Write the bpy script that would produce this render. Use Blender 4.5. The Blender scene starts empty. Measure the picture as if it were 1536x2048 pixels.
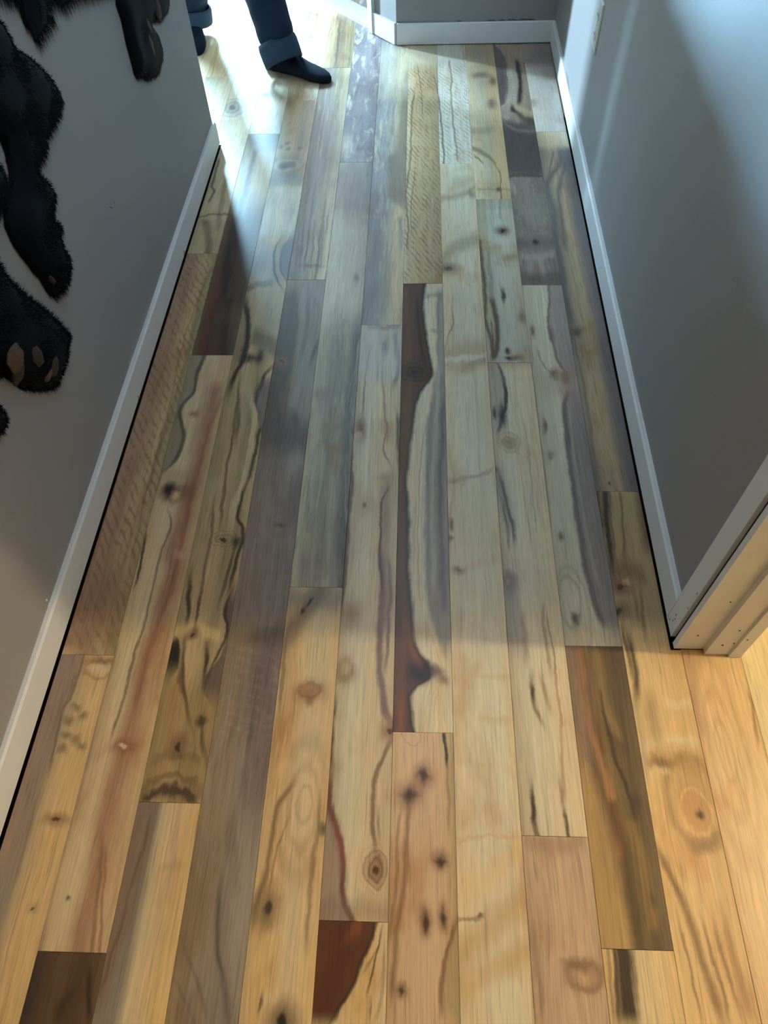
import bpy, bmesh, math, random
from mathutils import Vector, Matrix
from mathutils.geometry import delaunay_2d_cdt

S = bpy.context.scene
COL = S.collection
R = random.Random(7)

# ------------------------------------------------------------------ camera
F_PX, PITCH, YAW, ROLL = 1467.957, 0.960884, 0.0724239, 0.0513797
W = 0.125                                   # plank width
CAM = Vector((0.0413838, 0.0, 1.5051704))

def cam_axes():
    cp, sp = math.cos(PITCH), math.sin(PITCH)
    right, fwd, down = Vector((1, 0, 0)), Vector((0, cp, -sp)), Vector((0, -sp, -cp))
    rz = Matrix.Rotation(YAW, 3, 'Z')
    right, fwd, down = rz @ right, rz @ fwd, rz @ down
    cr, sr = math.cos(ROLL), math.sin(ROLL)
    return cr * right + sr * down, cr * down - sr * right, fwd

AX, AY, AZ = cam_axes()
cd = bpy.data.cameras.new('camera')
cd.sensor_fit = 'VERTICAL'; cd.sensor_height = 36.0
cd.lens = F_PX / 2048.0 * 36.0
cd.clip_start = 0.02
co = bpy.data.objects.new('camera', cd); COL.objects.link(co)
co.matrix_world = Matrix(((AX.x, -AY.x, -AZ.x, CAM.x), (AX.y, -AY.y, -AZ.y, CAM.y), (AX.z, -AY.z, -AZ.z, CAM.z), (0, 0, 0, 1)))
S.camera = co

def ray(px, py):
    return AX * ((px - 768) / F_PX) + AY * ((py - 1024) / F_PX) + AZ
def on_floor(px, py, z=0.0):
    d = ray(px, py); return CAM + d * ((z - CAM.z) / d.z)
def on_wall(px, py, a, b):                  # wall plane x = a + b*y
    d = ray(px, py); return CAM + d * ((a + b * CAM.y - CAM.x) / (d.x - b * d.y))

# ------------------------------------------------------------------ world, lights, exposure
S.view_settings.view_transform = 'Standard'
S.view_settings.look = 'None'
S.view_settings.gamma = 1.0
S.view_settings.use_curve_mapping = False
S.view_settings.exposure = 0.0
wd = bpy.data.worlds.new('world'); S.world = wd; wd.use_nodes = True
wd.node_tree.nodes['Background'].inputs[0].default_value = (0.55, 0.75, 1.0, 1)
wd.node_tree.nodes['Background'].inputs[1].default_value = 1.2

def area(name, loc, target, sx, sy, power, color, spread=180):
    l = bpy.data.lights.new(name, 'AREA'); l.shape = 'RECTANGLE'; l.size = sx; l.size_y = sy
    l.energy = power; l.color = color; l.spread = math.radians(spread)
    o = bpy.data.objects.new(name, l); COL.objects.link(o)
    o.location = loc
    o.rotation_euler = (Vector(target) - Vector(loc)).to_track_quat('-Z', 'Y').to_euler()
    return o
def lamp(name, loc, power, color, radius):
    l = bpy.data.lights.new(name, 'POINT'); l.energy = power; l.color = color; l.shadow_soft_size = radius
    o = bpy.data.objects.new(name, l); COL.objects.link(o); o.location = loc
    return o
COOL = (0.50, 0.78, 1.0)
area('north_window_daylight', (-1.95, 5.9, 2.1), (-1.0, 3.55, 0.0), 1.1, 0.9, 115, (0.42, 0.76, 1.0), 60)
area('west_window_daylight', (-3.08, 5.2, 0.75), (0.6, 2.9, 0.5), 0.22, 1.1, 200, COOL, 110)
area('north_yard_daylight', (-2.6, 6.9, 0.88), (0.6, 1.1, 0.9), 1.3, 0.25, 250, (0.36, 0.72, 1.0), 22)
area('doorway_daylight', (-0.70, 4.42, 1.35), (-0.1, 2.2, 0.2), 0.55, 1.2, 11, (0.66, 0.86, 1.0))
lamp('kitchen_lamp', (2.45, 0.59, 2.15), 156, (1.0, 0.81, 0.49), 0.05)
lamp('kitchen_lamp_far', (3.0, -1.6, 2.15), 15, (1.0, 0.81, 0.52), 0.06)
area('hall_bounce_fill', (0.05, 1.8, 2.40), (0.05, 1.8, 0.0), 0.6, 1.6, 6.6, (0.72, 0.85, 1.0))  # added soft fill standing in for bounced light; no fixture behind it

# ------------------------------------------------------------------ node helpers
def lin(c):
    def f(v):
        v /= 255.0
        return v / 12.92 if v <= 0.04045 else ((v + 0.055) / 1.055) ** 2.4
    return (f(c[0]), f(c[1]), f(c[2]), 1.0)

class NT:
    def __init__(s, name):
        s.m = bpy.data.materials.new(name); s.m.use_nodes = True
        s.t = s.m.node_tree; s.n = s.t.nodes; s.b = s.n['Principled BSDF']
    def put(s, inp, v):
        if isinstance(v, bpy.types.NodeSocket): s.t.links.new(v, inp)
        else: inp.default_value = v
    def math(s, op, a, b=0.0, c=0.0, clamp=False):
        n = s.n.new('ShaderNodeMath'); n.operation = op; n.use_clamp = clamp
        s.put(n.inputs[0], a); s.put(n.inputs[1], b); s.put(n.inputs[2], c)
        return n.outputs[0]
    def step(s, x, a, b):                   # smoothstep a..b
        n = s.n.new('ShaderNodeMapRange'); n.interpolation_type = 'SMOOTHSTEP'
        s.put(n.inputs[0], x); n.inputs[1].default_value = a; n.inputs[2].default_value = b
        return n.outputs[0]
    def mix(s, f, a, b, mode='MIX'):
        n = s.n.new('ShaderNodeMix'); n.data_type = 'RGBA'; n.blend_type = mode
        s.put(n.inputs[0], f); s.put(n.inputs[6], a); s.put(n.inputs[7], b)
        return n.outputs[2]
    def vec(s, x, y, z=0.0):
        n = s.n.new('ShaderNodeCombineXYZ')
        s.put(n.inputs[0], x); s.put(n.inputs[1], y); s.put(n.inputs[2], z); return n.outputs[0]
    def noise(s, v, scale, detail=2.0, rough=0.5, dist=0.0):
        n = s.n.new('ShaderNodeTexNoise'); s.put(n.inputs['Vector'], v)
        n.inputs['Scale'].default_value = scale; n.inputs['Detail'].default_value = detail
        n.inputs['Roughness'].default_value = rough; n.inputs['Distortion'].default_value = dist
        return n.outputs[0]
    def ramp(s, f, stops):
        n = s.n.new('ShaderNodeValToRGB'); s.put(n.inputs[0], f); e = n.color_ramp.elements
        while len(e) < len(stops): e.new(0.5)
        for i, (p, c) in enumerate(stops): e[i].position = p; e[i].color = c
        return n.outputs[0]
    def curve(s, x, pts):
        n = s.n.new('ShaderNodeFloatCurve'); s.put(n.inputs[1], x)
        c = n.mapping.curves[0]; n.mapping.use_clip = False
        pts = sorted(pts)
        while len(c.points) < len(pts): c.points.new(0.5, 0.5)
        for i, p in enumerate(pts): c.points[i].location = p; c.points[i].handle_type = 'AUTO_CLAMPED'
        n.mapping.update(); return n.outputs[0]
    def coord(s):
        n = s.n.new('ShaderNodeTexCoord'); return n.outputs['Object']
    def sep(s, v):
        n = s.n.new('ShaderNodeSeparateXYZ'); s.put(n.inputs[0], v); return n.outputs
    def bump(s, h, strength, dist=0.001):
        n = s.n.new('ShaderNodeBump'); s.put(n.inputs['Height'], h)
        n.inputs['Strength'].default_value = strength; n.inputs['Distance'].default_value = dist
        s.put(s.b.inputs['Normal'], n.outputs[0])

def simple(name, rgb, rough=0.5, spec=0.5, var=0.06, scale=40, bump=0.0, bscale=200, bdist=0.001):
    k = NT(name); c = k.coord()
    v = k.noise(c, scale, 3)
    f = k.math('MULTIPLY_ADD', v, 2 * var, 1 - var)
    k.put(k.b.inputs['Base Color'], k.mix(1.0, lin(rgb), k.vec(f, f, f), 'MULTIPLY'))
    k.b.inputs['Roughness'].default_value = rough
    k.b.inputs['Specular IOR Level'].default_value = spec
    if bump: k.bump(k.noise(c, bscale, 2), bump, bdist)
    return k.m

M_WALL = simple('wall_paint', (150, 147, 147), 0.55, 0.35, 0.03, 6, 0.25, 260, 0.0012)
M_WHITE = simple('white_trim_paint', (226, 228, 230), 0.38, 0.5, 0.04, 25, 0.15, 120, 0.001)
M_CEIL = simple('ceiling_paint', (215, 214, 210), 0.8, 0.2, 0.02)
M_SLAB = simple('subfloor_dark', (38, 30, 24), 0.9, 0.1)
M_CHIP = simple('bare_board_under_paint', (122, 100, 84), 0.8, 0.2, 0.3, 150)
M_GAP = simple('dark_paint_gap', (70, 66, 62), 0.85, 0.1, 0.2, 90)
M_DENIM = simple('dark_denim', (20, 36, 56), 0.85, 0.25, 0.22, 260, 0.3, 900, 0.001)
M_CUFF = simple('denim_inside', (46, 64, 82), 0.85, 0.25, 0.18, 260, 0.3, 900, 0.001)
M_SOCK = simple('navy_sock', (14, 24, 38), 0.9, 0.2, 0.2, 200, 0.4, 700, 0.001)
M_PLATE = simple('outlet_plastic', (214, 214, 212), 0.3, 0.5, 0.01)
M_DARK = simple('dark_slot', (20, 20, 20), 0.6)
M_HIDE = simple('black_hide', (3, 8, 16), 0.65, 0.12, 0.3, 60, 0.5, 400, 0.003)
M_FUR = simple('black_fur', (3, 8, 16), 0.7, 0.06, 0.3, 80)
M_PAD = simple('tan_paw_pad', (88, 66, 52), 0.7, 0.3, 0.25, 60, 0.5, 250, 0.002)
M_FLOOR2 = simple('beige_floor', (176, 160, 128), 0.5, 0.4, 0.15, 12)
M_THRESH = simple('worn_white_threshold', (196, 188, 180), 0.45, 0.5, 0.22, 30)
M_GLASSFRAME = M_WHITE

# ------------------------------------------------------------------ mesh helpers
def link(name, me, mat=None, parent=None, kind=None, label=None, category=None, group=None, loc=None):
    o = bpy.data.objects.new(name, me); COL.objects.link(o)
    if me and mat and not me.materials: me.materials.append(mat)
    if parent: o.parent = parent
    if kind: o['kind'] = kind
    if label: o['label'] = label
    if category: o['category'] = category
    if group: o['group'] = group
    if loc is not None: o.location = loc
    return o
def mesh_bm(name, bm):
    me = bpy.data.meshes.new(name); bm.normal_update(); bm.to_mesh(me); bm.free(); return me
def mesh_py(name, v, f, smooth=False):
    me = bpy.data.meshes.new(name); me.from_pydata(v, [], f); me.update()
    if smooth:
        for p in me.polygons: p.use_smooth = True
    return me
def prism(poly, z0, z1, bevel=0.0):
    """vertical prism over a counter-clockwise ground polygon"""
    bm = bmesh.new()
    a = [bm.verts.new((x, y, z0)) for x, y in poly]; n = len(a)
    if bevel:
        cx = sum(p[0] for p in poly) / n; cy = sum(p[1] for p in poly) / n
        b = [bm.verts.new((x, y, z1 - bevel)) for x, y in poly]
        def ins(x, y):
            return (x - bevel * (1 if x > cx else -1), y - bevel * (1 if y > cy else -1))
        c = [bm.verts.new((*ins(x, y), z1)) for x, y in poly]
        rings = [a, b, c]
    else:
        rings = [a, [bm.verts.new((x, y, z1)) for x, y in poly]]
    bm.faces.new(a[::-1]); bm.faces.new(rings[-1])
    for p, q in zip(rings, rings[1:]):
        for i in range(n):
            j = (i + 1) % n; bm.faces.new((p[i], p[j], q[j], q[i]))
    return bm
def box_bm(x0, x1, y0, y1, z0, z1, bevel=0.0):
    return prism([(x0, y0), (x1, y0), (x1, y1), (x0, y1)], z0, z1, bevel)
def box(name, x0, x1, y0, y1, z0, z1, mat, parent=None, kind=None, bevel=0.0, **k):
    return link(name, mesh_bm(name, box_bm(x0, x1, y0, y1, z0, z1, bevel)), mat, parent, kind, **k)

# ------------------------------------------------------------------ room shell
LX = lambda y: -0.768 + 0.0108 * y          # left wall face
RX = lambda y: 0.615 + 0.0065 * y           # right wall face
H = 2.44
YL = 2.785                                  # far corner of the left wall
def wall(name, poly, z0=0.0, z1=H, mat=None):
    return link(name, mesh_bm(name, prism(poly, z0, z1)), mat or M_WALL, None, 'structure')
wall('wall_left', [(LX(-3.2) - 0.14, -3.2), (LX(-3.2), -3.2), (LX(YL), YL), (LX(YL) - 0.14, YL)])
wall('wall_right', [(0.64, 0.735), (0.72, 0.735), (RX(3.62) + 0.11, 3.62), (RX(3.62), 3.62), (RX(0.735), 0.735)])
wall('wall_back', [(-0.056, 3.612), (3.6, 3.612), (3.6, 3.74), (-0.01, 3.74)])
DIAG = Vector((-0.144, 0.17)).normalized()  # run of the diagonal wall, away from the back wall
DN = Vector((DIAG.y, -DIAG.x)) * -1         # its normal, towards the hall
if DN.y > 0: DN = -DN
D0 = Vector((-0.056, 3.612))
def dpt(s, off=0.0):
    p = D0 + DIAG * s + DN * off; return (p.x, p.y)
def dbox(name, s0, s1, o0, o1, z0, z1, mat, parent=None, kind=None, **k):
    poly = [dpt(s0, o0), dpt(s0, o1), dpt(s1, o1), dpt(s1, o0)]
    area2 = sum(poly[i][0] * poly[(i + 1) % 4][1] - poly[(i + 1) % 4][0] * poly[i][1] for i in range(4))
    if area2 < 0: poly = poly[::-1]
    return link(name, mesh_bm(name, prism(poly, z0, z1)), mat, parent, kind, **k)
dbox('wall_diagonal', 0.0, 0.155, -0.11, 0.0, 0, H, M_WALL, None, 'structure')
dbox('wall_diagonal_far', 1.06, 1.3, -0.11, 0.0, 0, H, M_WALL, None, 'structure')
dbox('wall_diagonal_header', 0.155, 1.06, -0.11, 0.0, 2.05, H, M_WALL, None, 'structure')
e = dpt(1.3)
wall('wall_nook', [(e[0], e[1]), (e[0] + 0.11, e[1]), (e[0] + 0.11, 5.4), (e[0], 5.4)])
# far room: north wall with a window over a sill, west wall with a narrow window
NX0, NX1 = -2.55, e[0]
box('wall_north_sill', NX0, NX1, 5.4, 5.52, 0, 0.925, M_WALL, None, 'structure')
box('wall_north_header', NX0, NX1, 5.4, 5.52, 2.02, H, M_WALL, None, 'structure')
box('wall_north_west', -3.1, NX0, 5.4, 5.52, 0, H, M_WALL, None, 'structure')
box('wall_west_near', -3.12, -3.0, YL, 5.05, 0, H, M_WALL, None, 'structure')
box('wall_west_sill', -3.12, -3.0, 5.05, 5.4, 0, 0.15, M_WALL, None, 'structure')
box('wall_west_header', -3.12, -3.0, 5.05, 5.4, 1.35, H, M_WALL, None, 'structure')
box('light_blocker', -1.75, -1.62, 3.62, 4.12, 0, 1.08, M_WALL, None, 'structure')  # added out-of-view block, keeps window light off the lower right wall
box('wall_far_room_south', -3.12, LX(YL) - 0.14, YL - 0.12, YL, 0, H, M_WALL, None, 'structure')
box('wall_behind', -1.1, 3.6, -3.3, -3.2, 0, H, M_WALL, None, 'structure')
box('wall_kitchen', 3.6, 3.7, -3.3, 3.74, 0, H, M_WALL, None, 'structure')
box('ceiling', -3.2, 3.7, -3.3, 5.52, H, H + 0.05, M_CEIL, None, 'structure')

# ------------------------------------------------------------------ floor and planks
floor = box('floor', -3.1, 3.6, -3.2, 5.4, -0.05, -0.0125, M_SLAB, None, 'structure')

C_ = dict(cream=(222, 200, 160), pale=(218, 206, 178), tan=(204, 174, 132), honey=(222, 188, 134), gray=(146, 134, 120),
          mauve=(150, 128, 116), purple=(118, 103, 98), brown=(112, 84, 62), walnut=(98, 58, 36), dark=(74, 56, 46),
          black=(40, 30, 27), red=(146, 92, 70), olive=(168, 148, 108), pink=(194, 160, 130), peach=(214, 180, 132), white=(224, 214, 196))
def rgb(c):
    return lin(C_[c] if isinstance(c, str) else c)

class Wood(NT):
    """one plank's wood; figure is given as photograph pixels that are dropped onto the floor"""
    def __init__(s, name, k, y0, y1, stops, seed, warp=0.10, grain=0.16, streak=0.25):
        super().__init__(name)
        s.k, s.y0, s.y1 = k, y0, y1; s.cy = (y0 + y1) / 2; s.L = y1 - y0
        x, y, z = s.sep(s.coord())
        s.u = s.math('MULTIPLY_ADD', x, 1 / W, 0.5)
        s.t0 = s.math('MULTIPLY_ADD', y, 1 / s.L, 0.5)
        off = (seed * 3.17) % 50
        # slow wander of the grain along the board, and a fine tremble
        n1 = s.noise(s.vec(s.math('MULTIPLY', x, 6.0), s.math('MULTIPLY_ADD', y, 3.4, off), off), 1.0, 3)
        n2 = s.noise(s.vec(s.math('MULTIPLY', x, 22.0), s.math('MULTIPLY_ADD', y, 12.0, off), off), 1.0, 4, 0.62)
        n3 = s.noise(s.vec(s.math('MULTIPLY', x, 40.0), s.math('MULTIPLY_ADD', y, 22.0, off), off + 9.0), 1.0, 3, 0.6)
        s.uw = s.math('ADD', s.u, s.math('MULTIPLY_ADD', n2, 0.16, -0.08))
        ub = s.math('ADD', s.u, s.math('MULTIPLY_ADD', n1, 2.4 * warp, -1.2 * warp))
        s.y = s.math('ADD', y, s.math('MULTIPLY_ADD', n3, 0.034, -0.017))
        s.yr = y; s.x = x
        col = s.ramp(ub, [(p, rgb(c)) for p, c in stops])
        # streaks: long dark and light lines that follow the grain
        ns = s.noise(s.vec(s.math('MULTIPLY_ADD', ub, 6.0, off), s.math('MULTIPLY', y, 1.4), off), 1.0, 4, 0.65)
        nf = s.noise(s.vec(s.math('MULTIPLY_ADD', ub, 26.0, off), s.math('MULTIPLY', y, 4.5), off), 1.0, 4, 0.75)
        nb = s.noise(s.vec(s.math('MULTIPLY', x, 11.0), s.math('MULTIPLY_ADD', y, 5.5, off), off), 1.0, 3, 0.6)
        npo = s.noise(s.vec(s.math('MULTIPLY_ADD', s.u, 70.0, off), s.math('MULTIPLY', y, 18.0), off), 1.0, 2, 0.6)
        s.fib = s.math('MULTIPLY_ADD', nf, 1.9, -0.25, True)      # fibre mask that breaks up every mark
        col = s.mix(s.math('MULTIPLY', s.step(ns, 0.52, 0.80), 0.55 + streak), col, s.mix(1.0, col, lin((196, 172, 156)), 'MULTIPLY'))
        col = s.mix(s.math('MULTIPLY', s.step(nb, 0.50, 0.78), 0.75), col, s.mix(1.0, col, lin((214, 186, 156)), 'MULTIPLY'))
        g = s.math('MULTIPLY_ADD', s.math('SUBTRACT', ns, 0.5), 1.6 * streak, 1.0)
        g = s.math('ADD', g, s.math('MULTIPLY_ADD', nf, 4.4 * grain, -2.2 * grain))
        g = s.math('ADD', g, s.math('MULTIPLY_ADD', npo, 0.34, -0.17))
        g = s.math('ADD', g, s.math('MULTIPLY_ADD', nb, 0.24, -0.12))
        pore = s.noise(s.vec(s.math('MULTIPLY_ADD', ub, 48.0, off), s.math('MULTIPLY', y, 9.0), off + 3.0), 1.0, 2, 0.5)
        g = s.math('MULTIPLY', g, s.math('MULTIPLY_ADD', s.step(pore, 0.56, 0.74), -0.30, 1.0))
        g = s.math('ADD', g, s.math('MULTIPLY_ADD', n1, 0.30, -0.15))
        s.g = g; s.nf = nf
        s.col = col
    def uv(s, px, py):
        p = on_floor(px, py)
        return p.x / W - s.k, p.y - s.cy
    def blend(s, mask, c, strength):
        s.col = s.mix(s.math('MULTIPLY', mask, strength, clamp=True), s.col, rgb(c))
    def along(s, pts):
        q = []
        for px, py in pts:
            u, v = s.uv(px, py); q.append((v / s.L + 0.5, (u + 0.5) / 2))
        q.sort()
        cu = s.curve(s.t0, q)
        return s.math('MULTIPLY_ADD', cu, 2.0, -0.5), q[0][0], q[-1][0]
    def ends(s, m, t0, t1, soft):
        if t0 > 0.01: m = s.math('MULTIPLY', m, s.step(s.t0, t0 - soft, t0 + soft))
        if t1 < 0.99: m = s.math('MULTIPLY', m, s.step(s.t0, t1 + soft, t1 - soft))
        return m
    def vein(s, pts, w, c='dark', a=0.8, soft=0.5, end=0.02):
        """a line along the board; w = its width as a share of the board's width"""
        uc, t0, t1 = s.along(pts)
        d = s.math('ABSOLUTE', s.math('SUBTRACT', s.uw, uc))
        d = s.math('MULTIPLY', d, s.math('MULTIPLY_ADD', s.fib, -0.75, 1.45))
        m = s.step(d, w * 0.5 * (1.15 + soft), w * 0.5 * max(0.0, 0.75 - soft))
        s.blend(s.ends(m, t0, t1, end), c, a); return s
    def side(s, pts, c, left=True, a=0.9, soft=0.02, end=0.02, w=None):
        """everything left (or right) of a wavy line, up to w board widths away"""
        uc, t0, t1 = s.along(pts)
        d = s.math('SUBTRACT', uc, s.uw) if left else s.math('SUBTRACT', s.uw, uc)
        m = s.step(d, -soft, soft)
        if w: m = s.math('MULTIPLY', m, s.step(d, w * 1.25, w * 0.6))
        s.blend(s.ends(m, t0, t1, end), c, a); return s
    def tint(s, ya, yb, c, a=0.6, soft=0.05):
        """a stretch of the board, given by two pixel rows, in another colour"""
        a0 = s.uv(768, ya)[1]; b0 = s.uv(768, yb)[1]
        lo, hi = min(a0, b0), max(a0, b0)
        m = s.math('MULTIPLY', s.step(s.y, lo - soft, lo + soft), s.step(s.y, hi + soft, hi - soft))
        s.blend(m, c, a); return s
    def across(s, pts, h, c, a=0.7, soft=0.6):
        """a band that runs across the board; h = its height in metres"""
        q = []
        for px, py in pts:
            u, v = s.uv(px, py); q.append(((u + 0.5) / 2, v / s.L + 0.5))
        q.sort()
        vc = s.curve(s.math('MULTIPLY_ADD', s.uw, 0.5, 0.25), q)
        d = s.math('ABSOLUTE', s.math('MULTIPLY', s.math('SUBTRACT', s.math('MULTIPLY_ADD', s.y, 1 / s.L, 0.5), vc), s.L))
        m = s.step(d, h * 0.5 * (1.2 + soft), h * 0.5 * max(0.0, 0.8 - soft))
        m = s.math('MULTIPLY', m, s.math('MULTIPLY_ADD', s.fib, 0.6, 0.6, True))
        m = s.math('MULTIPLY', m, s.math('MULTIPLY', s.step(s.u, q[0][0] * 2 - 0.55, q[0][0] * 2 - 0.45), s.step(s.u, q[-1][0] * 2 - 0.45, q[-1][0] * 2 - 0.55)))
        s.blend(m, c, a); return s
    def dist(s, px, py, rx, ry):
        u0, v0 = s.uv(px, py); ru = abs(s.uv(px + rx, py)[0] - u0); rv = abs(s.uv(px, py - ry)[1] - v0)
        a = s.math('MULTIPLY_ADD', s.uw, 1 / ru, -u0 / ru); b = s.math('MULTIPLY_ADD', s.y, 1 / rv, -v0 / rv)
        return s.math('SQRT', s.math('ADD', s.math('MULTIPLY', a, a), s.math('MULTIPLY', b, b)))
    def knot(s, px, py, rx, ry, c='brown', a=0.8, core=None, rings=0, soft=0.6):
        """an eye in the wood of pixel radii rx, ry"""
        d = s.dist(px, py, rx, ry)
        m = s.step(d, 1.35 + soft * 0.5, max(0.05, 0.7 - soft))
        s.blend(s.math('MULTIPLY', m, s.math('MULTIPLY_ADD', s.fib, 0.5, 0.7)), c, a)
        if rings:
            w = s.math('MULTIPLY_ADD', s.math('SINE', s.math('MULTIPLY', d, rings * 6.283)), 0.5, 0.5)
            f = s.math('MULTIPLY', s.math('MULTIPLY', w, w), s.step(d, 2.0, 0.7))
            s.blend(f, core or c, a * 0.6)
        if core: s.blend(s.step(d, 0.42, 0.15), core, 0.95)
        return s
    def ring(s, px, py, rx, ry, w, c='brown', a=0.7):
        d = s.math('ABSOLUTE', s.math('SUBTRACT', s.dist(px, py, rx, ry), 1.0))
        m = s.math('MULTIPLY', s.step(d, w * 1.5, 0.0), s.math('MULTIPLY_ADD', s.fib, 1.1, 0.0, True))
        s.blend(m, c, a * 0.8); return s
    def curly(s, ya, yb, freq=70.0, slant=20.0, a=0.35, c='brown', x0=None, x1=None):
        """fiddleback ripples across the board between two pixel rows"""
        a0 = s.uv(768, ya)[1]; b0 = s.uv(768, yb)[1]; lo, hi = min(a0, b0), max(a0, b0)
        nz = s.noise(s.vec(s.math('MULTIPLY', s.x, 30.0), s.math('MULTIPLY', s.yr, 14.0)), 1.0, 2)
        ph = s.math('ADD', s.math('MULTIPLY', s.yr, freq * 6.283 / 6.283), s.math('MULTIPLY', s.x, slant * 4))
        ph = s.math('ADD', s.math('MULTIPLY', ph, 3.0), s.math('MULTIPLY', nz, 9.0))
        w = s.step(s.math('SINE', ph), -0.1, 0.9)
        nm = s.step(s.noise(s.vec(s.math('MULTIPLY', s.x, 50.0), s.math('MULTIPLY', s.yr, 9.0), 3.0), 1.0, 2), 0.35, 0.62)
        m = s.math('MULTIPLY', s.math('MULTIPLY', w, nm), s.math('MULTIPLY', s.step(s.yr, lo - 0.04, lo + 0.04), s.step(s.yr, hi + 0.04, hi - 0.04)))
        s.blend(m, c, a); return s
    def mottle(s, c, a=0.6, sx=26.0, sy=9.0, lo=0.48, hi=0.66, seed=0.0):
        """cloudy blotches of another colour"""
        m = s.step(s.noise(s.vec(s.math('MULTIPLY_ADD', s.uw, sx * W, seed), s.math('MULTIPLY', s.yr, sy), seed), 1.0, 3, 0.6, 0.8), lo, hi)
        s.blend(m, c, a); return s
    def done(s, rough=0.31, gain=1.0):
        g = s.math('MULTIPLY', s.g, gain)
        col = s.mix(1.0, s.col, s.vec(g, g, g), 'MULTIPLY')
        s.put(s.b.inputs['Base Color'], col)
        s.put(s.b.inputs['Roughness'], s.math('MULTIPLY_ADD', s.nf, 0.14, rough - 0.07))
        s.b.inputs['Specular IOR Level'].default_value = 0.5
        s.bump(s.nf, 0.12, 0.0006)
        return s.m

GAP = 0.0003
def plank(k, y0, y1, mat, x0=None, x1=None, cut=None):
    """one board of row k from y0 (near) to y1 (far); its own height and tiny chamfer"""
    cx, cy = (k + 0.5) * W, (y0 + y1) / 2
    a = (x0 if x0 is not None else k * W) + GAP - cx; b = (x1 if x1 is not None else (k + 1) * W) - GAP - cx
    L = (y1 - y0) / 2 - GAP
    poly = [(a, -L), (b, -L), (b, L), (a, L)]
    if cut: poly = cut(a, b, L, cx, cy)
    bm = prism(poly, -0.0125, R.uniform(-0.00025, 0.00025), 0.0004)
    return link('plank', mesh_bm('plank', bm), mat, floor, None, loc=(cx, cy, 0))

SEED = [0]
def P(k, y0, y1, stops, **kw):
    SEED[0] += 1
    if isinstance(stops, str): stops = [(0.0, stops), (1.0, stops)]
    return Wood('wood_board_%d' % SEED[0], k, y0, y1, stops, SEED[0] * 1.7, **kw)

def lay(w, x0=None, x1=None, cut=None, rough=0.31, gain=1.0):
    plank(w.k, w.y0, w.y1, w.done(rough, gain), x0, x1, cut)
LW = lambda y: LX(y) + 0.013                # floor edge under the left baseboard
LEFTCUT = lambda a, b, L, cx, cy: [(LW(cy - L) + 0.004 - cx, -L), (b, -L), (b, L), (LW(cy + L) + 0.004 - cx, L)]
RIGHTCUT = lambda a, b, L, cx, cy: [(a, -L), (RX(cy - L) - 0.0165 - cx, -L), (RX(cy + L) - 0.0165 - cx, L), (a, L)]
#@FIGURES@
# ---- row -6, against the left baseboard
w = P(-6, -0.75, 0.654, [(0, (158, 132, 116)), (0.3, 'gray'), (0.5, 'tan'), (0.7, 'honey'), (1, 'honey')], streak=.2)
w.vein([(166, 1314), (155, 1358), (142, 1397), (123, 1423), (120, 1442), (112, 1480), (100, 1540)], .05, 'brown', .7)
w.side([(166, 1314), (155, 1358), (142, 1397), (123, 1423), (112, 1480), (80, 1600), (30, 1760)], (158, 130, 112), True, .6, .06)
w.knot(205, 1322, 34, 9, 'brown', .6).knot(196, 1334, 22, 11, 'cream', .8).ring(198, 1338, 28, 17, .22, 'brown', .55)
for x, y in ((152, 1416), (166, 1432), (138, 1440), (133, 1470), (152, 1478), (126, 1496), (165, 1490)): w.knot(x, y, 11, 9, 'brown', .6)
w.knot(112, 1640, 30, 15, 'brown', .6, 'walnut').knot(66, 1815, 14, 14, 'olive', .6, 'brown')
lay(w, cut=LEFTCUT)
w = P(-6, 0.654, 2.101, [(0, (176, 136, 108)), (.4, (168, 134, 104)), (.75, 'tan'), (1, 'olive')], streak=.2)
w.curly(505, 1310, 56, 22, .5, 'brown')
w.vein([(425, 530), (395, 600), (360, 708), (346, 781), (328, 851), (290, 1000), (262, 1120)], .05, 'red', .45)
w.vein([(408, 560), (372, 720), (318, 900), (250, 1120), (222, 1240)], .1, 'brown', .35)
w.knot(212, 1190, 22, 60, 'brown', .4).knot(222, 1265, 12, 30, 'dark', .35).knot(132, 1304, 30, 14, 'honey', .6)
w.tint(1140, 1290, (140, 106, 80), .35, .08)
lay(w, cut=LEFTCUT)
w = P(-6, 2.101, 2.97, [(0, 'olive'), (.6, 'cream'), (1, 'cream')], streak=.3)
w.vein([(437, 318), (435, 329), (429, 350), (423, 371), (428, 384), (418, 405)], .07, 'black', .75, .8)
w.vein([(412, 440), (414, 465), (419, 490), (416, 507)], .2, 'dark', .8)
w.vein([(462, 320), (452, 360), (440, 420), (436, 460)], .12, 'brown', .5)
w.across([(395, 436), (425, 429), (460, 427)], .012, 'dark', .6)
w.tint(440, 507, 'olive', .5)
lay(w, cut=lambda a, b, L, cx, cy: [(LW(cy - L) + .004 - cx, -L), (b, -L), (b, L), (a, L), (a, YL - cy), (LW(YL) + .004 - cx, YL - cy)])
w = P(-6, 2.97, 4.6, [(0, 'cream'), (1, 'pale')]); w.knot(465, 215, 24, 16, 'gray', .7, 'brown', 2).across([(420, 170), (450, 150), (478, 140)], .08, 'olive', .5); lay(w)
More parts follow.
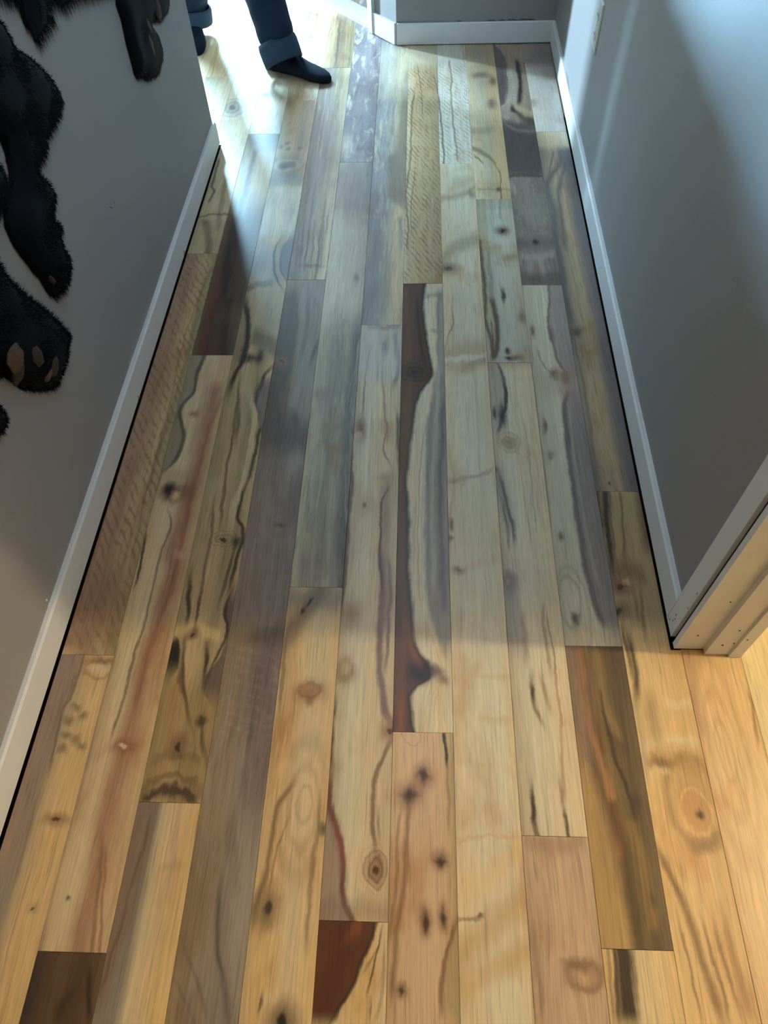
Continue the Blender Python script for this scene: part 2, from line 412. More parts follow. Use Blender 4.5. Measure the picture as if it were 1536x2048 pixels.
# ---- row -5
w = P(-5, -0.9, 0.087, [(0, (70, 54, 42)), (.4, (98, 76, 54)), (.75, (86, 64, 44)), (1, (104, 80, 58))], streak=.4)
w.vein([(178, 1940), (177, 1975), (180, 2040)], .07, 'black', .8, .8).vein([(142, 1980), (125, 2015), (116, 2046)], .12, 'black', .6, .9)
w.side([(98, 1905), (80, 1970), (62, 2040)], (62, 48, 46), True, .7, .08).tint(1904, 1925, (110, 84, 60), .5)
lay(w)
w = P(-5, 0.087, 1.612, [(0, 'tan'), (.3, 'cream'), (.55, 'cream'), (.8, (206, 172, 134)), (1, 'tan')], warp=.05, streak=.16)
w.side([(235, 1290), (212, 1380), (188, 1488), (150, 1620), (115, 1750), (90, 1860), (82, 1900)], (150, 126, 118), True, .75, .05)
w.side([(409, 713), (396, 748), (387, 783), (359, 822), (363, 848), (365, 883), (354, 913), (326, 944), (318, 970)], (140, 124, 110), True, .8, .02)
w.vein([(409, 713), (396, 748), (387, 783), (359, 822), (363, 848), (365, 883), (354, 913), (326, 944)], .09, (78, 72, 62), .85)
w.vein([(432, 770), (413, 835), (391, 939), (370, 1022), (343, 1105), (347, 1140), (324, 1215), (308, 1267), (282, 1345), (269, 1410), (251, 1489), (220, 1600), (190, 1750), (165, 1850), (155, 1902)], .30, (154, 102, 78), .75, .8)
w.vein([(440, 800), (405, 900), (372, 1040), (350, 1150), (300, 1300), (268, 1420)], .08, 'red', .55, .9)
w.vein([(418, 720), (404, 830), (384, 930)], .16, 'pink', .6, .9)
w.vein([(339, 1026), (341, 1052), (322, 1105), (309, 1161), (293, 1228), (269, 1311), (254, 1371), (222, 1475)], .05, 'brown', .7)
w.vein([(207, 1680), (195, 1780), (185, 1900)], .06, 'brown', .5).vein([(212, 1700), (205, 1800), (200, 1900)], .04, 'red', .6)
w.vein([(292, 1064), (284, 1110), (270, 1172)], .05, 'black', .85)
w.knot(356, 985, 34, 22, (120, 76, 58), .75).knot(336, 981, 15, 17, 'black', .95, None).knot(352, 990, 9, 8, 'honey', .8).knot(352, 950, 30, 14, 'olive', .5)
w.knot(246, 1493, 24, 16, 'red', .7, 'cream').knot(388, 828, 10, 7, 'red', .7).knot(134, 1803, 5, 6, 'dark', .8).knot(365, 1107, 18, 10, 'pink', .7)
lay(w)
w = P(-5, 1.612, 2.86, [(0, (118, 94, 70)), (.25, (78, 58, 46)), (.5, (92, 70, 56)), (.75, (60, 46, 42)), (1, (104, 86, 70))], streak=.45)
w.vein([(434, 530), (428, 600), (410, 660), (400, 705)], .18, (112, 66, 48), .7, .9).vein([(462, 480), (455, 540), (445, 600)], .16, 'black', .6, .8)
w.vein([(492, 500), (489, 541), (484, 582), (476, 620)], .1, 'black', .8).knot(463, 607, 16, 12, 'black', .6).knot(468, 630, 14, 22, (112, 86, 62), .6)
w.side([(505, 400), (488, 480), (472, 560), (460, 640), (452, 700)], (110, 86, 64), False, .5, .1)
w.tint(300, 405, 'cream', .8, .12).vein([(512, 300), (495, 360), (480, 420), (462, 480)], .14, 'dark', .7, .8).vein([(490, 310), (478, 380), (470, 430)], .1, 'gray', .7, .8)
lay(w)
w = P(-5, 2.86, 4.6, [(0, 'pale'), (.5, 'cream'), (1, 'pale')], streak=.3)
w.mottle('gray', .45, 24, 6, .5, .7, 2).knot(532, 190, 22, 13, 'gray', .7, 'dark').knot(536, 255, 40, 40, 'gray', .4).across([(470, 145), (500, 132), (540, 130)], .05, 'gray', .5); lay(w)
# ---- row -4
w = P(-4, -0.8, 0.345, [(0, 'gray'), (.3, 'gray'), (.45, 'cream'), (.8, 'honey'), (1, 'honey')], warp=.03, streak=.16)
w.side([(320, 1605), (300, 1700), (270, 1825), (235, 1925), (205, 2025)], (140, 118, 102), True, .95, .05)
w.vein([(362, 1608), (352, 1670), (345, 1725), (335, 1800)], .08, 'pink', .7, .9).vein([(300, 1640), (272, 1740), (236, 1870), (205, 1980)], .05, 'brown', .6)
w.knot(345, 1735, 22, 12, 'olive', .4)
lay(w)
w = P(-4, 0.345, 3.12, [(0, 'olive'), (.4, 'tan'), (.7, 'olive'), (1, 'tan')], warp=.08, streak=.42)
w.tint(1380, 1610, (150, 124, 82), .6, .06).tint(1580, 1610, 'brown', .5, .01)
w.across([(284, 1597), (320, 1580), (350, 1579), (392, 1600)], .016, 'dark', .85).across([(292, 1566), (340, 1552), (396, 1566)], .014, 'brown', .6).across([(306, 1520), (345, 1508), (400, 1520)], .02, 'brown', .4)
w.knot(357, 1495, 18, 26, 'brown', .7, 'dark').knot(402, 1442, 12, 10, 'dark', .8)
w.side([(347, 1268), (362, 1290), (358, 1330), (350, 1345)], 'black', True, .95, .03, .012)
w.vein([(364, 1330), (360, 1350), (363, 1376)], .09, 'black', .9).vein([(382, 1150), (376, 1210), (373, 1256)], .08, 'black', .85).vein([(398, 1180), (392, 1250)], .05, 'dark', .7)
w.vein([(415, 1280), (412, 1330), (408, 1370)], .07, 'black', .85).vein([(372, 1270), (366, 1340), (372, 1420), (378, 1440)], .06, 'dark', .7).vein([(404, 1440), (406, 1480), (412, 1520)], .07, 'dark', .7)
w.side([(464, 1184), (450, 1228), (452, 1250), (446, 1290), (424, 1340), (408, 1366), (416, 1400)], (100, 82, 78), False, .85, .03, .015)
w.vein([(466, 1178), (450, 1228), (453, 1252), (440, 1296), (420, 1350)], .05, 'black', .8)
w.across([(342, 1268), (380, 1256), (440, 1272)], .03, 'honey', .7).knot(388, 1268, 12, 12, 'brown', .8, 'dark')
w.vein([(430, 1000), (420, 1080), (402, 1180), (392, 1240)], .06, 'dark', .6).vein([(470, 1090), (455, 1150), (440, 1200)], .07, 'black', .7)
w.knot(448, 1078, 26, 14, 'olive', .6, 'dark', 2).knot(470, 1085, 8, 12, 'black', .8)
w.vein([(516, 775), (513, 800), (521, 857), (516, 875), (503, 939), (481, 1000), (476, 1031), (486, 1066), (474, 1118), (458, 1180)], .08, 'black', .85)
w.vein([(500, 790), (505, 870), (490, 950), (466, 1020), (462, 1060)], .12, 'cream', .7).vein([(480, 760), (468, 850), (452, 960), (440, 1050)], .06, 'dark', .65).vein([(478, 800), (474, 860), (470, 880)], .09, 'dark', .7)
w.side([(534, 757), (516, 790), (514, 830), (522, 860)], (128, 112, 106), False, .9, .03, .012)
w.vein([(545, 733), (530, 752), (516, 785)], .09, 'black', .9).knot(500, 716, 24, 9, 'black', .8).knot(519, 714, 7, 18, 'black', .8)
w.tint(574, 690, (176, 160, 124), .75, .03)
w.side([(497, 600), (493, 623), (496, 654), (491, 695), (485, 722)], (140, 118, 92), True, .7, .03, .02)
w.vein([(489, 600), (494, 623), (497, 654), (491, 695), (484, 722), (470, 750), (458, 782)], .13, 'black', .95)
w.across([(492, 578), (520, 568), (545, 566)], .03, 'dark', .7).across([(505, 672), (530, 682), (555, 700)], .07, (96, 80, 52), .65)
w.tint(490, 566, (150, 136, 124), .6, .03).knot(516, 525, 22, 22, 'purple', .6)
w.side([(596, 420), (588, 450), (575, 480), (562, 507), (560, 530), (570, 556)], (112, 100, 108), False, .9, .03, .02)
w.vein([(560, 480), (549, 505), (547, 525), (551, 550), (563, 575)], .06, 'black', .85).vein([(562, 507), (560, 530), (572, 560)], .05, 'black', .8)
w.vein([(588, 415), (580, 440), (570, 470)], .08, 'dark', .6).knot(545, 405, 20, 10, 'gray', .5).knot(573, 424, 10, 8, 'dark', .5)
w.tint(345, 372, (130, 124, 116), .7, .02).knot(576, 332, 36, 20, (96, 88, 84), .8, None).ring(574, 330, 22, 10, .3, 'cream', .5).knot(566, 334, 9, 6, 'dark', .8)
for x, y in ((562, 293), (577, 298), (600, 297), (575, 286)): w.knot(x, y, 5, 4, 'dark', .6)
w.vein([(540, 260), (536, 290), (548, 315)], .07, 'dark', .6).vein([(556, 220), (552, 260)], .05, 'brown', .6)
w.tint(372, 470, 'white', .5, .05)
lay(w)
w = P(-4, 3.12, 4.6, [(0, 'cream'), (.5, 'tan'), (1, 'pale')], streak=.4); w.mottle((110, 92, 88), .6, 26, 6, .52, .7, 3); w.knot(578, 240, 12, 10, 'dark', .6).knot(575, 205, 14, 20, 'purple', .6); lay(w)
# ---- row -3
w = P(-3, -0.9, 1.96, [(0, (150, 128, 100)), (.35, (152, 134, 110)), (.6, 'gray'), (1, (140, 124, 112))], warp=.06, streak=.26, grain=.2)
w.side([(505, 1290), (501, 1310), (494, 1371), (486, 1436), (484, 1520), (470, 1600)], (128, 112, 104), False, .8, .06)
w.vein([(540, 1300), (528, 1370), (518, 1440)], .25, (112, 92, 94), .6, .9).vein([(512, 1320), (505, 1400), (500, 1480)], .08, 'purple', .5)
w.curly(1290, 1480, 85, 6, .10, 'cream')
w.knot(545, 1268, 44, 22, (92, 74, 70), .75).knot(515, 1280, 34, 14, (112, 88, 70), .5)
w.vein([(440, 1760), (435, 1850), (445, 1950), (456, 2046)], .07, (84, 74, 66), .7, .8).vein([(372, 1900), (392, 1960), (404, 2010)], .06, (96, 78, 62), .6).vein([(352, 1960), (382, 2030)], .05, (96, 78, 62), .5)
w.side([(470, 1650), (462, 1800), (456, 1900), (462, 2040)], (168, 156, 140), False, .6, .1)
w.side([(425, 1700), (410, 1850), (350, 1960)], (122, 98, 72), True, .4, .2)
w.mottle((104, 90, 86), .4, 26, 5, .5, .7, 2).tint(905, 1240, (142, 128, 124), .6, .05).mottle((166, 150, 142), .4, 30, 4, .52, .7, 5).tint(820, 905, (86, 74, 72), .8, .05)
w.ring(575, 950, 26, 60, .3, (116, 98, 96), .5).knot(590, 930, 14, 30, (170, 152, 144), .6).knot(560, 1050, 10, 6, 'dark', .6)
w.vein([(605, 940), (590, 1000), (580, 1060)], .25, (110, 98, 96), .5, .9)
w.side([(598, 575), (596, 640), (588, 720), (575, 790), (572, 830)], (84, 70, 62), True, .85, .08, .02)
w.side([(600, 575), (600, 640), (596, 720), (590, 790), (600, 850)], (146, 138, 126), False, .7, .08, .02)
w.knot(562, 724, 16, 11, (134, 100, 72), .8, 'dark').vein([(634, 685), (628, 706), (624, 722)], .1, 'dark', .8)
w.vein([(618, 590), (612, 660), (600, 720)], .1, (100, 92, 86), .6).vein([(576, 770), (566, 800), (580, 840), (610, 880)], .2, (120, 96, 82), .7, .9)
lay(w)
w = P(-3, 1.96, 3.4, [(0, (130, 112, 92)), (.4, 'gray'), (.7, 'olive'), (1, 'cream')], warp=.05, streak=.6, grain=.3)
for i, x in enumerate((592, 600, 611, 622, 634, 641)): w.vein([(x + 8, 440 + 9 * (i % 3)), (x + 2, 500 + 7 * (i % 2)), (x, 540)], .04, 'dark', .6)
w.knot(622, 532, 24, 4, (104, 70, 70), .8).knot(600, 505, 6, 12, 'dark', .6)
w.vein([(640, 160), (632, 200), (620, 260), (612, 300)], .1, 'dark', .7).vein([(650, 120), (645, 200), (640, 300)], .08, 'brown', .7).vein([(622, 300), (614, 380), (606, 440)], .12, 'brown', .6)
w.tint(150, 330, (128, 110, 90), .45).mottle('dark', .65, 80, 2.0, .52, .68, 6).mottle('cream', .4, 70, 2.0, .55, .7, 1)
lay(w)
w = P(-3, 3.4, 4.6, [(0, 'tan'), (.5, (140, 118, 86)), (1, 'olive')], streak=.6, grain=.3); w.mottle('dark', .6, 90, 1.6, .52, .66, 4); lay(w)
# ---- row -2
w = P(-2, -0.7, 0.833, [(0, 'tan'), (.25, 'honey'), (.6, 'cream'), (1, 'honey')], warp=.09, streak=.2)
w.tint(1172, 1225, (142, 130, 124), .8, .03)
w.vein([(640, 1180), (606, 1225), (585, 1262), (570, 1300)], .3, (116, 98, 86), .75, .9).vein([(622, 1196), (613, 1212)], .06, 'black', .9, .5, .005).vein([(606, 1215), (602, 1228)], .06, 'black', .9, .5, .005)
w.vein([(582, 1250), (569, 1300), (565, 1350), (560, 1420)], .06, 'brown', .6)
w.knot(619, 1382, 32, 22, (158, 112, 76), .8).ring(619, 1380, 22, 14, .3, 'walnut', .55).knot(617, 1402, 9, 12, 'brown', .6)
for r_, q in ((16, 34), (30, 80), (44, 130)): w.ring(607, 1610, r_, q, .2, 'brown', .35)
w.vein([(585, 1560), (550, 1640), (530, 1760), (512, 1815), (505, 1850)], .08, (112, 86, 54), .75, .8).vein([(575, 1640), (552, 1720), (540, 1780)], .04, 'brown', .5)
w.knot(536, 1816, 26, 46, (116, 90, 70), .75, 'dark').knot(565, 2044, 34, 42, (112, 86, 66), .85, 'black').knot(645, 1658, 9, 12, 'dark', .8).knot(521, 2005, 4, 26, 'black', .7)
w.vein([(640, 1600), (632, 1680), (620, 1780), (612, 1900)], .06, 'brown', .5)
lay(w)
w = P(-2, 0.833, 2.65, [(0, (184, 178, 152)), (.2, (176, 168, 146)), (.45, (150, 142, 126)), (.7, (164, 156, 138)), (.88, (130, 124, 118)), (1, (98, 90, 86))], warp=.08, streak=.3, grain=.22)
w.vein([(716, 640), (713, 683), (707, 761), (694, 835), (696, 890), (697, 930), (690, 1010), (680, 1120)], .2, (96, 90, 90), .6, .8)
w.mottle((122, 116, 106), .45, 40, 4, .5, .68, 2).mottle((196, 190, 168), .4, 36, 3, .52, .7, 7).knot(652, 788, 26, 12, 'gray', .6).knot(646, 1100, 10, 60, (112, 106, 100), .5).knot(608, 1140, 12, 40, (140, 126, 126), .6).tint(330, 420, 'gray', .5)
w.tint(440, 640, 'pale', .5, .1).knot(712, 555, 6, 10, 'dark', .6)
lay(w)
w = P(-2, 2.65, 4.2, [(0, (128, 118, 122)), (.5, (150, 142, 144)), (1, (124, 114, 116))], streak=.35, warp=.2)
w.mottle('pale', .75, 30, 8, .5, .68, 3).mottle((92, 84, 92), .6, 24, 7, .52, .7, 8).knot(715, 350, 20, 24, 'pale', .75).knot(745, 300, 14, 16, (104, 92, 92), .6).knot(690, 290, 16, 20, 'pale', .6).knot(738, 180, 30, 30, 'purple', .45).knot(720, 240, 26, 26, (112, 102, 104), .5); lay(w)
# ---- row -1
w = P(-1, -0.9, 0.149, [(0, 'cream'), (.7, 'honey'), (1, 'cream')], warp=.03, streak=.15)
w.vein([(765, 1860), (740, 1960), (735, 1985)], .03, 'dark', .8).vein([(752, 1900), (730, 1940)], .04, 'brown', .6).vein([(742, 2000), (738, 2040)], .03, 'black', .6).vein([(770, 1900), (762, 2000), (750, 2040)], .05, 'brown', .4)
B = [(752, 1843), (742, 1880), (728, 1912), (710, 1963), (694, 1992), (675, 2020), (664, 2048)]
w.side(B, (100, 62, 40), True, 1.0, .02).vein(B, .06, 'black', .8).vein([(700, 1850), (690, 1900), (668, 1960), (640, 2040)], .3, (78, 42, 32), .6, .9).vein([(712, 1850), (700, 1880)], .14, (150, 88, 46), .6, .9)
lay(w)
w = P(-1, 0.149, 1.743, [(0, (190, 172, 140)), (.3, 'pale'), (.6, 'cream'), (1, (204, 184, 150))], warp=.05, streak=.12)
w.side([(667, 1425), (660, 1500), (660, 1585), (670, 1650), (685, 1725), (686, 1790), (702, 1842)], (150, 126, 112), True, .8, .03)
w.vein([(670, 1400), (664, 1450), (660, 1585), (670, 1650), (685, 1725), (686, 1790), (702, 1838)], .09, (98, 52, 46), .9).vein([(662, 1620), (676, 1680), (690, 1760)], .12, (150, 92, 70), .5, .9)
w.vein([(761, 1100), (765, 1183), (762, 1254), (759, 1332), (765, 1384), (772, 1426), (784, 1450)], .12, (116, 82, 82), .85).vein([(777, 1120), (780, 1183), (778, 1254), (772, 1340)], .06, (116, 82, 82), .7)
w.vein([(776, 960), (770, 1022), (770, 1096), (772, 1183), (770, 1260)], .22, (140, 112, 108), .6, .6).vein([(776, 980), (761, 1022), (760, 1096), (764, 1183)], .05, (104, 68, 64), .85)
w.vein([(770, 860), (768, 890), (778, 926)], .04, 'brown', .7).vein([(740, 690), (730, 760), (724, 830)], .03, 'brown', .6).vein([(765, 700), (768, 800), (775, 880)], .05, 'brown', .55)
w.knot(720, 858, 12, 26, (112, 62, 52), .8).knot(716, 872, 7, 8, 'cream', .6)
w.vein([(703, 900), (702, 961), (697, 1040), (693, 1113), (685, 1174), (680, 1230)], .08, (78, 56, 52), .8)
w.knot(702, 1226, 22, 30, (150, 116, 84), .7).knot(692, 1342, 20, 24, (140, 96, 66), .8).knot(692, 1338, 9, 12, 'cream', .5).knot(668, 1540, 16, 20, 'olive', .5)
w.knot(750, 1738, 20, 30, (136, 92, 62), .8, 'dark', 2).vein([(783, 1478), (765, 1515), (747, 1565), (744, 1640), (750, 1700)], .07, (110, 66, 48), .75).vein([(756, 1620), (758, 1680)], .05, 'brown', .6)
w.knot(780, 1460, 20, 24, (150, 104, 70), .8, 'dark').knot(728, 1009, 4, 5, 'black', .9).knot(728, 1012, 22, 26, 'olive', .4).knot(772, 955, 22, 12, 'olive', .55)
w.across([(735, 652), (760, 655), (800, 651)], .02, 'dark', .65).vein([(791, 660), (791, 690), (796, 730), (788, 770)], .1, 'dark', .85).vein([(796, 830), (797, 891), (798, 930)], .07, 'dark', .8)
w.tint(645, 760, (190, 186, 182), .6, .06).knot(770, 694, 7, 16, (112, 104, 120), .6).tint(1800, 1845, (140, 112, 96), .5, .02)
lay(w)
w = P(-1, 1.743, 3.95, [(0, (138, 132, 130)), (.3, (160, 154, 150)), (.55, (170, 160, 146)), (.75, 'cream'), (1, 'cream')], streak=.3)
w.mottle('pale', .5, 30, 5, .5, .7, 5).mottle((112, 100, 98), .5, 40, 3, .52, .7, 2)
w.side([(817, 130), (800, 180), (796, 240), (788, 300), (776, 330), (780, 390), (806, 420)], (112, 96, 86), False, .75, .15, .04).vein([(790, 440), (780, 520), (776, 600)], .05, 'olive', .5).vein([(758, 430), (750, 520), (742, 600)], .2, (132, 126, 128), .6, .9)
w.tint(95, 200, 'pale', .4)
lay(w)
# ---- row 0
w = P(0, -0.8, 0.495, [(0, (200, 168, 132)), (.2, (210, 180, 146)), (.75, (212, 182, 148)), (.9, 'tan'), (1, 'olive')], warp=.06, streak=.16)
for x, y, a, b in ((848, 1552, 22, 26), (820, 1590, 28, 30), (880, 1722, 18, 20), (850, 1843, 13, 34), (886, 1838, 12, 30), (806, 1985, 12, 18)):
    w.knot(x, y, a, b, (140, 100, 80), .8, None, 0, .8).knot(x, y + 2, a * .35, b * .6, 'dark', .9).knot(x, y, a * .7, b * .22, 'dark', .6)
w.vein([(822, 1610), (818, 1640), (810, 1750), (796, 1850), (784, 2000)], .07, (120, 76, 54), .65, .8).vein([(800, 1620), (792, 1760), (782, 1880)], .05, 'brown', .5)
w.vein([(914, 1840), (905, 1870), (888, 1925), (880, 2030)], .08, (116, 70, 50), .75).side([(914, 1850), (905, 1880), (892, 1925), (886, 2040)], 'olive', False, .7, .04)
w.vein([(888, 1466), (891, 1495), (893, 1530)], .05, 'black', .95, .4, .01).ring(822, 1466, 20, 26, .12, 'brown', .4).vein([(893, 1500), (896, 1580), (900, 1660)], .05, 'brown', .4)
lay(w)
w = P(0, 0.495, 1.938, [(0, 'cream'), (.6, 'pale'), (.8, 'cream'), (1, 'pale')], warp=.03, streak=.14)
GR = [(874, 580), (873, 650), (874, 720), (868, 770), (860, 810), (854, 860), (850, 950), (850, 1060), (852, 1160), (862, 1230), (880, 1300)]
w.side(GR, (128, 120, 118), False, .8, .05).vein([(882, 700), (874, 800), (868, 900), (866, 1050), (870, 1180)], .09, (176, 166, 150), .8).vein([(886, 800), (882, 950), (884, 1100), (890, 1220)], .09, (104, 94, 98), .8, .8)
w.vein([(852, 850), (838, 950), (836, 1100), (840, 1200)], .03, 'olive', .6).vein([(830, 1000), (828, 1120)], .03, 'tan', .6).vein([(884, 600), (884, 700)], .1, (170, 162, 140), .6)
w.across([(852, 592), (870, 590), (884, 594)], .02, 'gray', .6).across([(862, 662), (884, 664)], .015, 'gray', .6)
for i in range(6): w.vein([(862 + i * 7, 1375 + i * 4), (854 + i * 8, 1410), (846 + i * 10, 1462)], .025, 'tan', .6)
w.vein([(870, 1220), (880, 1260), (892, 1310)], .05, 'gray', .6).vein([(850, 1230), (868, 1290), (885, 1330)], .04, 'tan', .6)
w.knot(876, 1344, 16, 12, (116, 78, 58), .8).knot(886, 1360, 12, 9, 'brown', .7)
WB = [(849, 567), (846, 611), (851, 665), (859, 719), (864, 746), (856, 763), (842, 782), (832, 811), (824, 860), (817, 904), (813, 958), (817, 1031), (815, 1080), (817, 1153), (822, 1202), (824, 1236), (826, 1275), (837, 1306), (853, 1327), (861, 1348), (846, 1364), (830, 1377), (823, 1397), (823, 1431), (827, 1465)]
w.side(WB, (92, 60, 42), True, 1.0, .015)
w.vein(WB, .07, 'black', .75, .9)
w.vein([(812, 580), (818, 700), (812, 850), (800, 1000), (802, 1150), (808, 1260), (800, 1400), (798, 1460)], .16, (124, 84, 54), .5, .9).vein([(835, 600), (840, 690), (850, 730)], .07, 'black', .6)
w.knot(829, 745, 24, 16, (66, 38, 26), .85, 'black', 2).knot(843, 1345, 26, 22, (44, 26, 22), .95).vein([(812, 1240), (822, 1290), (838, 1330)], .1, (150, 92, 52), .5, .9).vein([(806, 1390), (802, 1460)], .12, (140, 84, 44), .5, .9)
lay(w)
w = P(0, 1.938, 3.605, [(0, 'cream'), (.3, 'tan'), (1, (178, 152, 118))], warp=.04, streak=.12)
w.curly(140, 560, 60, 30, .6, (124, 92, 66))
w.vein([(836, 130), (838, 148), (843, 190), (845, 230)], .03, 'brown', .7).vein([(828, 190), (824, 215), (821, 314), (812, 405), (816, 457), (815, 500)], .05, (124, 94, 60), .75).vein([(868, 150), (876, 190), (882, 226), (886, 290)], .03, 'dark', .6).vein([(830, 340), (822, 420), (822, 470)], .03, 'brown', .6)
w.tint(94, 132, 'pale', .6, .05)
lay(w)
# ---- row 1
w = P(1, -0.9, 2.632, [(0, 'cream'), (.4, 'pale'), (.8, 'pale'), (1, 'cream')], warp=.06, streak=.09, grain=.12)
w.knot(896, 538, 22, 12, (110, 98, 92), .85, 'dark').across([(880, 525), (905, 498), (930, 486), (958, 478)], .07, (150, 132, 96), .65, .9).across([(885, 555), (915, 545), (930, 540)], .05, 'tan', .5, .9)
w.across([(880, 397), (915, 392), (945, 378), (955, 366)], .035, (150, 126, 92), .6, .9).across([(905, 370), (935, 362), (955, 352)], .07, 'olive', .5, .9).knot(946, 390, 8, 8, 'brown', .6)
w.across([(886, 716), (910, 706), (945, 700), (972, 702)], .08, (176, 144, 112), .6, .9).across([(920, 735), (945, 730), (972, 720)], .04, (160, 134, 100), .6, .9).across([(886, 722), (930, 716), (972, 712)], .02, 'white', .7)
w.vein([(903, 600), (905, 640), (898, 668), (892, 690)], .03, 'brown', .55)
w.across([(893, 962), (940, 956), (985, 940)], .012, 'brown', .45, .9).tint(960, 1240, (206, 196, 164), .4, .03)
w.knot(903, 1050, 5, 12, (120, 70, 54), .8).knot(900, 1078, 7, 7, (120, 70, 54), .8).knot(918, 1140, 13, 9, 'brown', .75, 'dark').across([(915, 1145), (950, 1132), (995, 1120)], .02, 'tan', .4, .9)
w.vein([(902, 1000), (899, 1060)], .05, 'brown', .4)
w.across([(905, 1356), (960, 1352), (1020, 1358)], .012, 'tan', .5, .9).across([(960, 1437), (1025, 1441)], .015, 'tan', .5, .9)
w.curly(1440, 1760, 40, 14, .22, 'tan')
w.across([(915, 1920), (950, 1880), (1000, 1840), (1055, 1786)], .05, (180, 142, 84), .55, .9).across([(918, 1985), (970, 1945), (1062, 1900)], .04, (184, 146, 90), .5, .9).across([(915, 1838), (945, 1834), (965, 1830)], .008, 'brown', .6).knot(962, 1830, 7, 6, 'brown', .7).across([(915, 1680), (980, 1672), (1046, 1674)], .008, 'tan', .6)
w.across([(918, 1790), (960, 1770), (1050, 1700)], .05, 'honey', .5, .9).vein([(948, 1960), (952, 2048)], .3, 'honey', .35, .9)
lay(w)
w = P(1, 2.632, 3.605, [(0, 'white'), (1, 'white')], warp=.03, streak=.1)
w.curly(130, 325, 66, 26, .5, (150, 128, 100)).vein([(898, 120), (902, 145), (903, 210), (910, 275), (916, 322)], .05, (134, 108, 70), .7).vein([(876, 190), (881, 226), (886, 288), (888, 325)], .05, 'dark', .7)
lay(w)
# ---- row 2
w = P(2, -0.8, 0.301, [(0, (186, 158, 132)), (.4, (202, 174, 146)), (1, (194, 166, 138))], warp=.12, streak=.22, grain=.22)
w.knot(1168, 1950, 44, 34, (150, 116, 88), .75).ring(1168, 1952, 34, 26, .3, 'brown', .65).knot(1168, 1955, 22, 13, (190, 156, 124), .8).knot(1140, 1896, 20, 9, (196, 164, 132), .7).knot(1150, 1925, 30, 12, 'brown', .5)
w.across([(1050, 1680), (1100, 1690), (1170, 1684)], .03, (156, 126, 104), .6, .9).vein([(1070, 1850), (1078, 1960), (1082, 2040)], .06, (140, 108, 88), .5, .9)
lay(w)
w = P(2, 0.301, 1.58, [(0, (190, 172, 144)), (.3, 'pale'), (1, 'cream')], warp=.05, streak=.12)
w.side([(991, 719), (1002, 741), (1008, 763), (1013, 801), (1004, 838), (997, 865)], (166, 152, 140), True, .7, .04, .02)
w.vein([(988, 716), (1002, 741), (1008, 763), (1013, 801), (1004, 838), (997, 868)], .07, (78, 66, 74), .8).knot(1007, 832, 9, 26, (58, 46, 54), .9).knot(990, 826, 5, 11, 'dark', .85).vein([(1010, 770), (1014, 800), (1010, 830)], .07, 'black', .7)
w.vein([(990, 930), (995, 965), (1008, 1000), (1019, 1060)], .2, (140, 126, 118), .7, .9).vein([(1000, 950), (1012, 1000), (1024, 1045), (1030, 1085)], .06, 'dark', .75).vein([(1004, 1000), (1012, 1040), (1020, 1100)], .05, (90, 76, 70), .6).knot(988, 938, 8, 7, 'dark', .7)
w.knot(1017, 1163, 17, 20, (142, 104, 86), .8, 'pink').side([(1034, 1150), (1036, 1200), (1040, 1240), (1045, 1300)], (146, 134, 132), True, .6, .08, .03)
w.knot(1018, 884, 20, 17, (150, 128, 84), .7, None, 2).vein([(1030, 880), (1044, 960), (1060, 1080)], .03, 'tan', .6).vein([(1049, 850), (1062, 960), (1072, 1060)], .03, 'gray', .5)
w.vein([(1043, 1225), (1047, 1270), (1051, 1325)], .09, (150, 122, 98), .7, .9).vein([(1085, 1210), (1090, 1270), (1100, 1340)], .06, (150, 122, 92), .7).vein([(1094, 1225), (1104, 1290), (1112, 1350)], .03, 'brown', .6)
w.vein([(1062, 1350), (1065, 1390), (1074, 1425), (1086, 1450)], .07, 'brown', .7, .9).knot(1065, 1388, 4, 18, 'black', .8).vein([(1083, 1350), (1092, 1385), (1100, 1420)], .07, (160, 124, 84), .7, .9).vein([(1110, 1340), (1120, 1420), (1122, 1490), (1130, 1600)], .05, (170, 132, 90), .6)
w.vein([(1063, 1570), (1066, 1600), (1069, 1645), (1075, 1672)], .07, 'brown', .8).knot(1067, 1615, 5, 30, 'black', .8).vein([(1128, 1620), (1134, 1650), (1138, 1674)], .05, 'black', .8, .5, .01).vein([(1120, 1560), (1128, 1620)], .05, 'brown', .6)
w.tint(715, 735, (180, 148, 124), .6, .02)
lay(w)
w = P(2, 1.58, 2.401, [(0, (176, 168, 140)), (.2, (186, 174, 146)), (.35, (190, 186, 168)), (.6, (200, 194, 172)), (1, (188, 176, 150))], warp=.05, streak=.16)
w.vein([(959, 480), (961, 500), (966, 543), (971, 600), (972, 640), (984, 690), (984, 718)], .08, 'dark', .8, .9).vein([(983, 595), (993, 646), (995, 679), (988, 719)], .12, (88, 70, 54), .9).vein([(977, 500), (980, 560), (984, 600)], .1, (140, 130, 116), .6).vein([(982, 640), (986, 680), (982, 712)], .04, 'brown', .7)
w.knot(1006, 591, 5, 14, 'black', .9).knot(1005, 462, 14, 10, 'dark', .9, 'black').knot(1024, 514, 22, 9, (150, 130, 92), .7).knot(1046, 634, 10, 14, (122, 98, 80), .7).knot(1016, 702, 6, 7, 'dark', .9).knot(1018, 717, 9, 5, 'dark', .9).knot(1034, 715, 14, 6, 'brown', .7)
w.tint(398, 420, (160, 150, 120), .4, .02).vein([(1000, 400), (1002, 440)], .08, 'gray', .6)
lay(w)
w = P(2, 2.401, 3.605, [(0, 'cream'), (.5, (190, 178, 150)), (.7, 'tan'), (1, 'tan')], warp=.06, streak=.16)
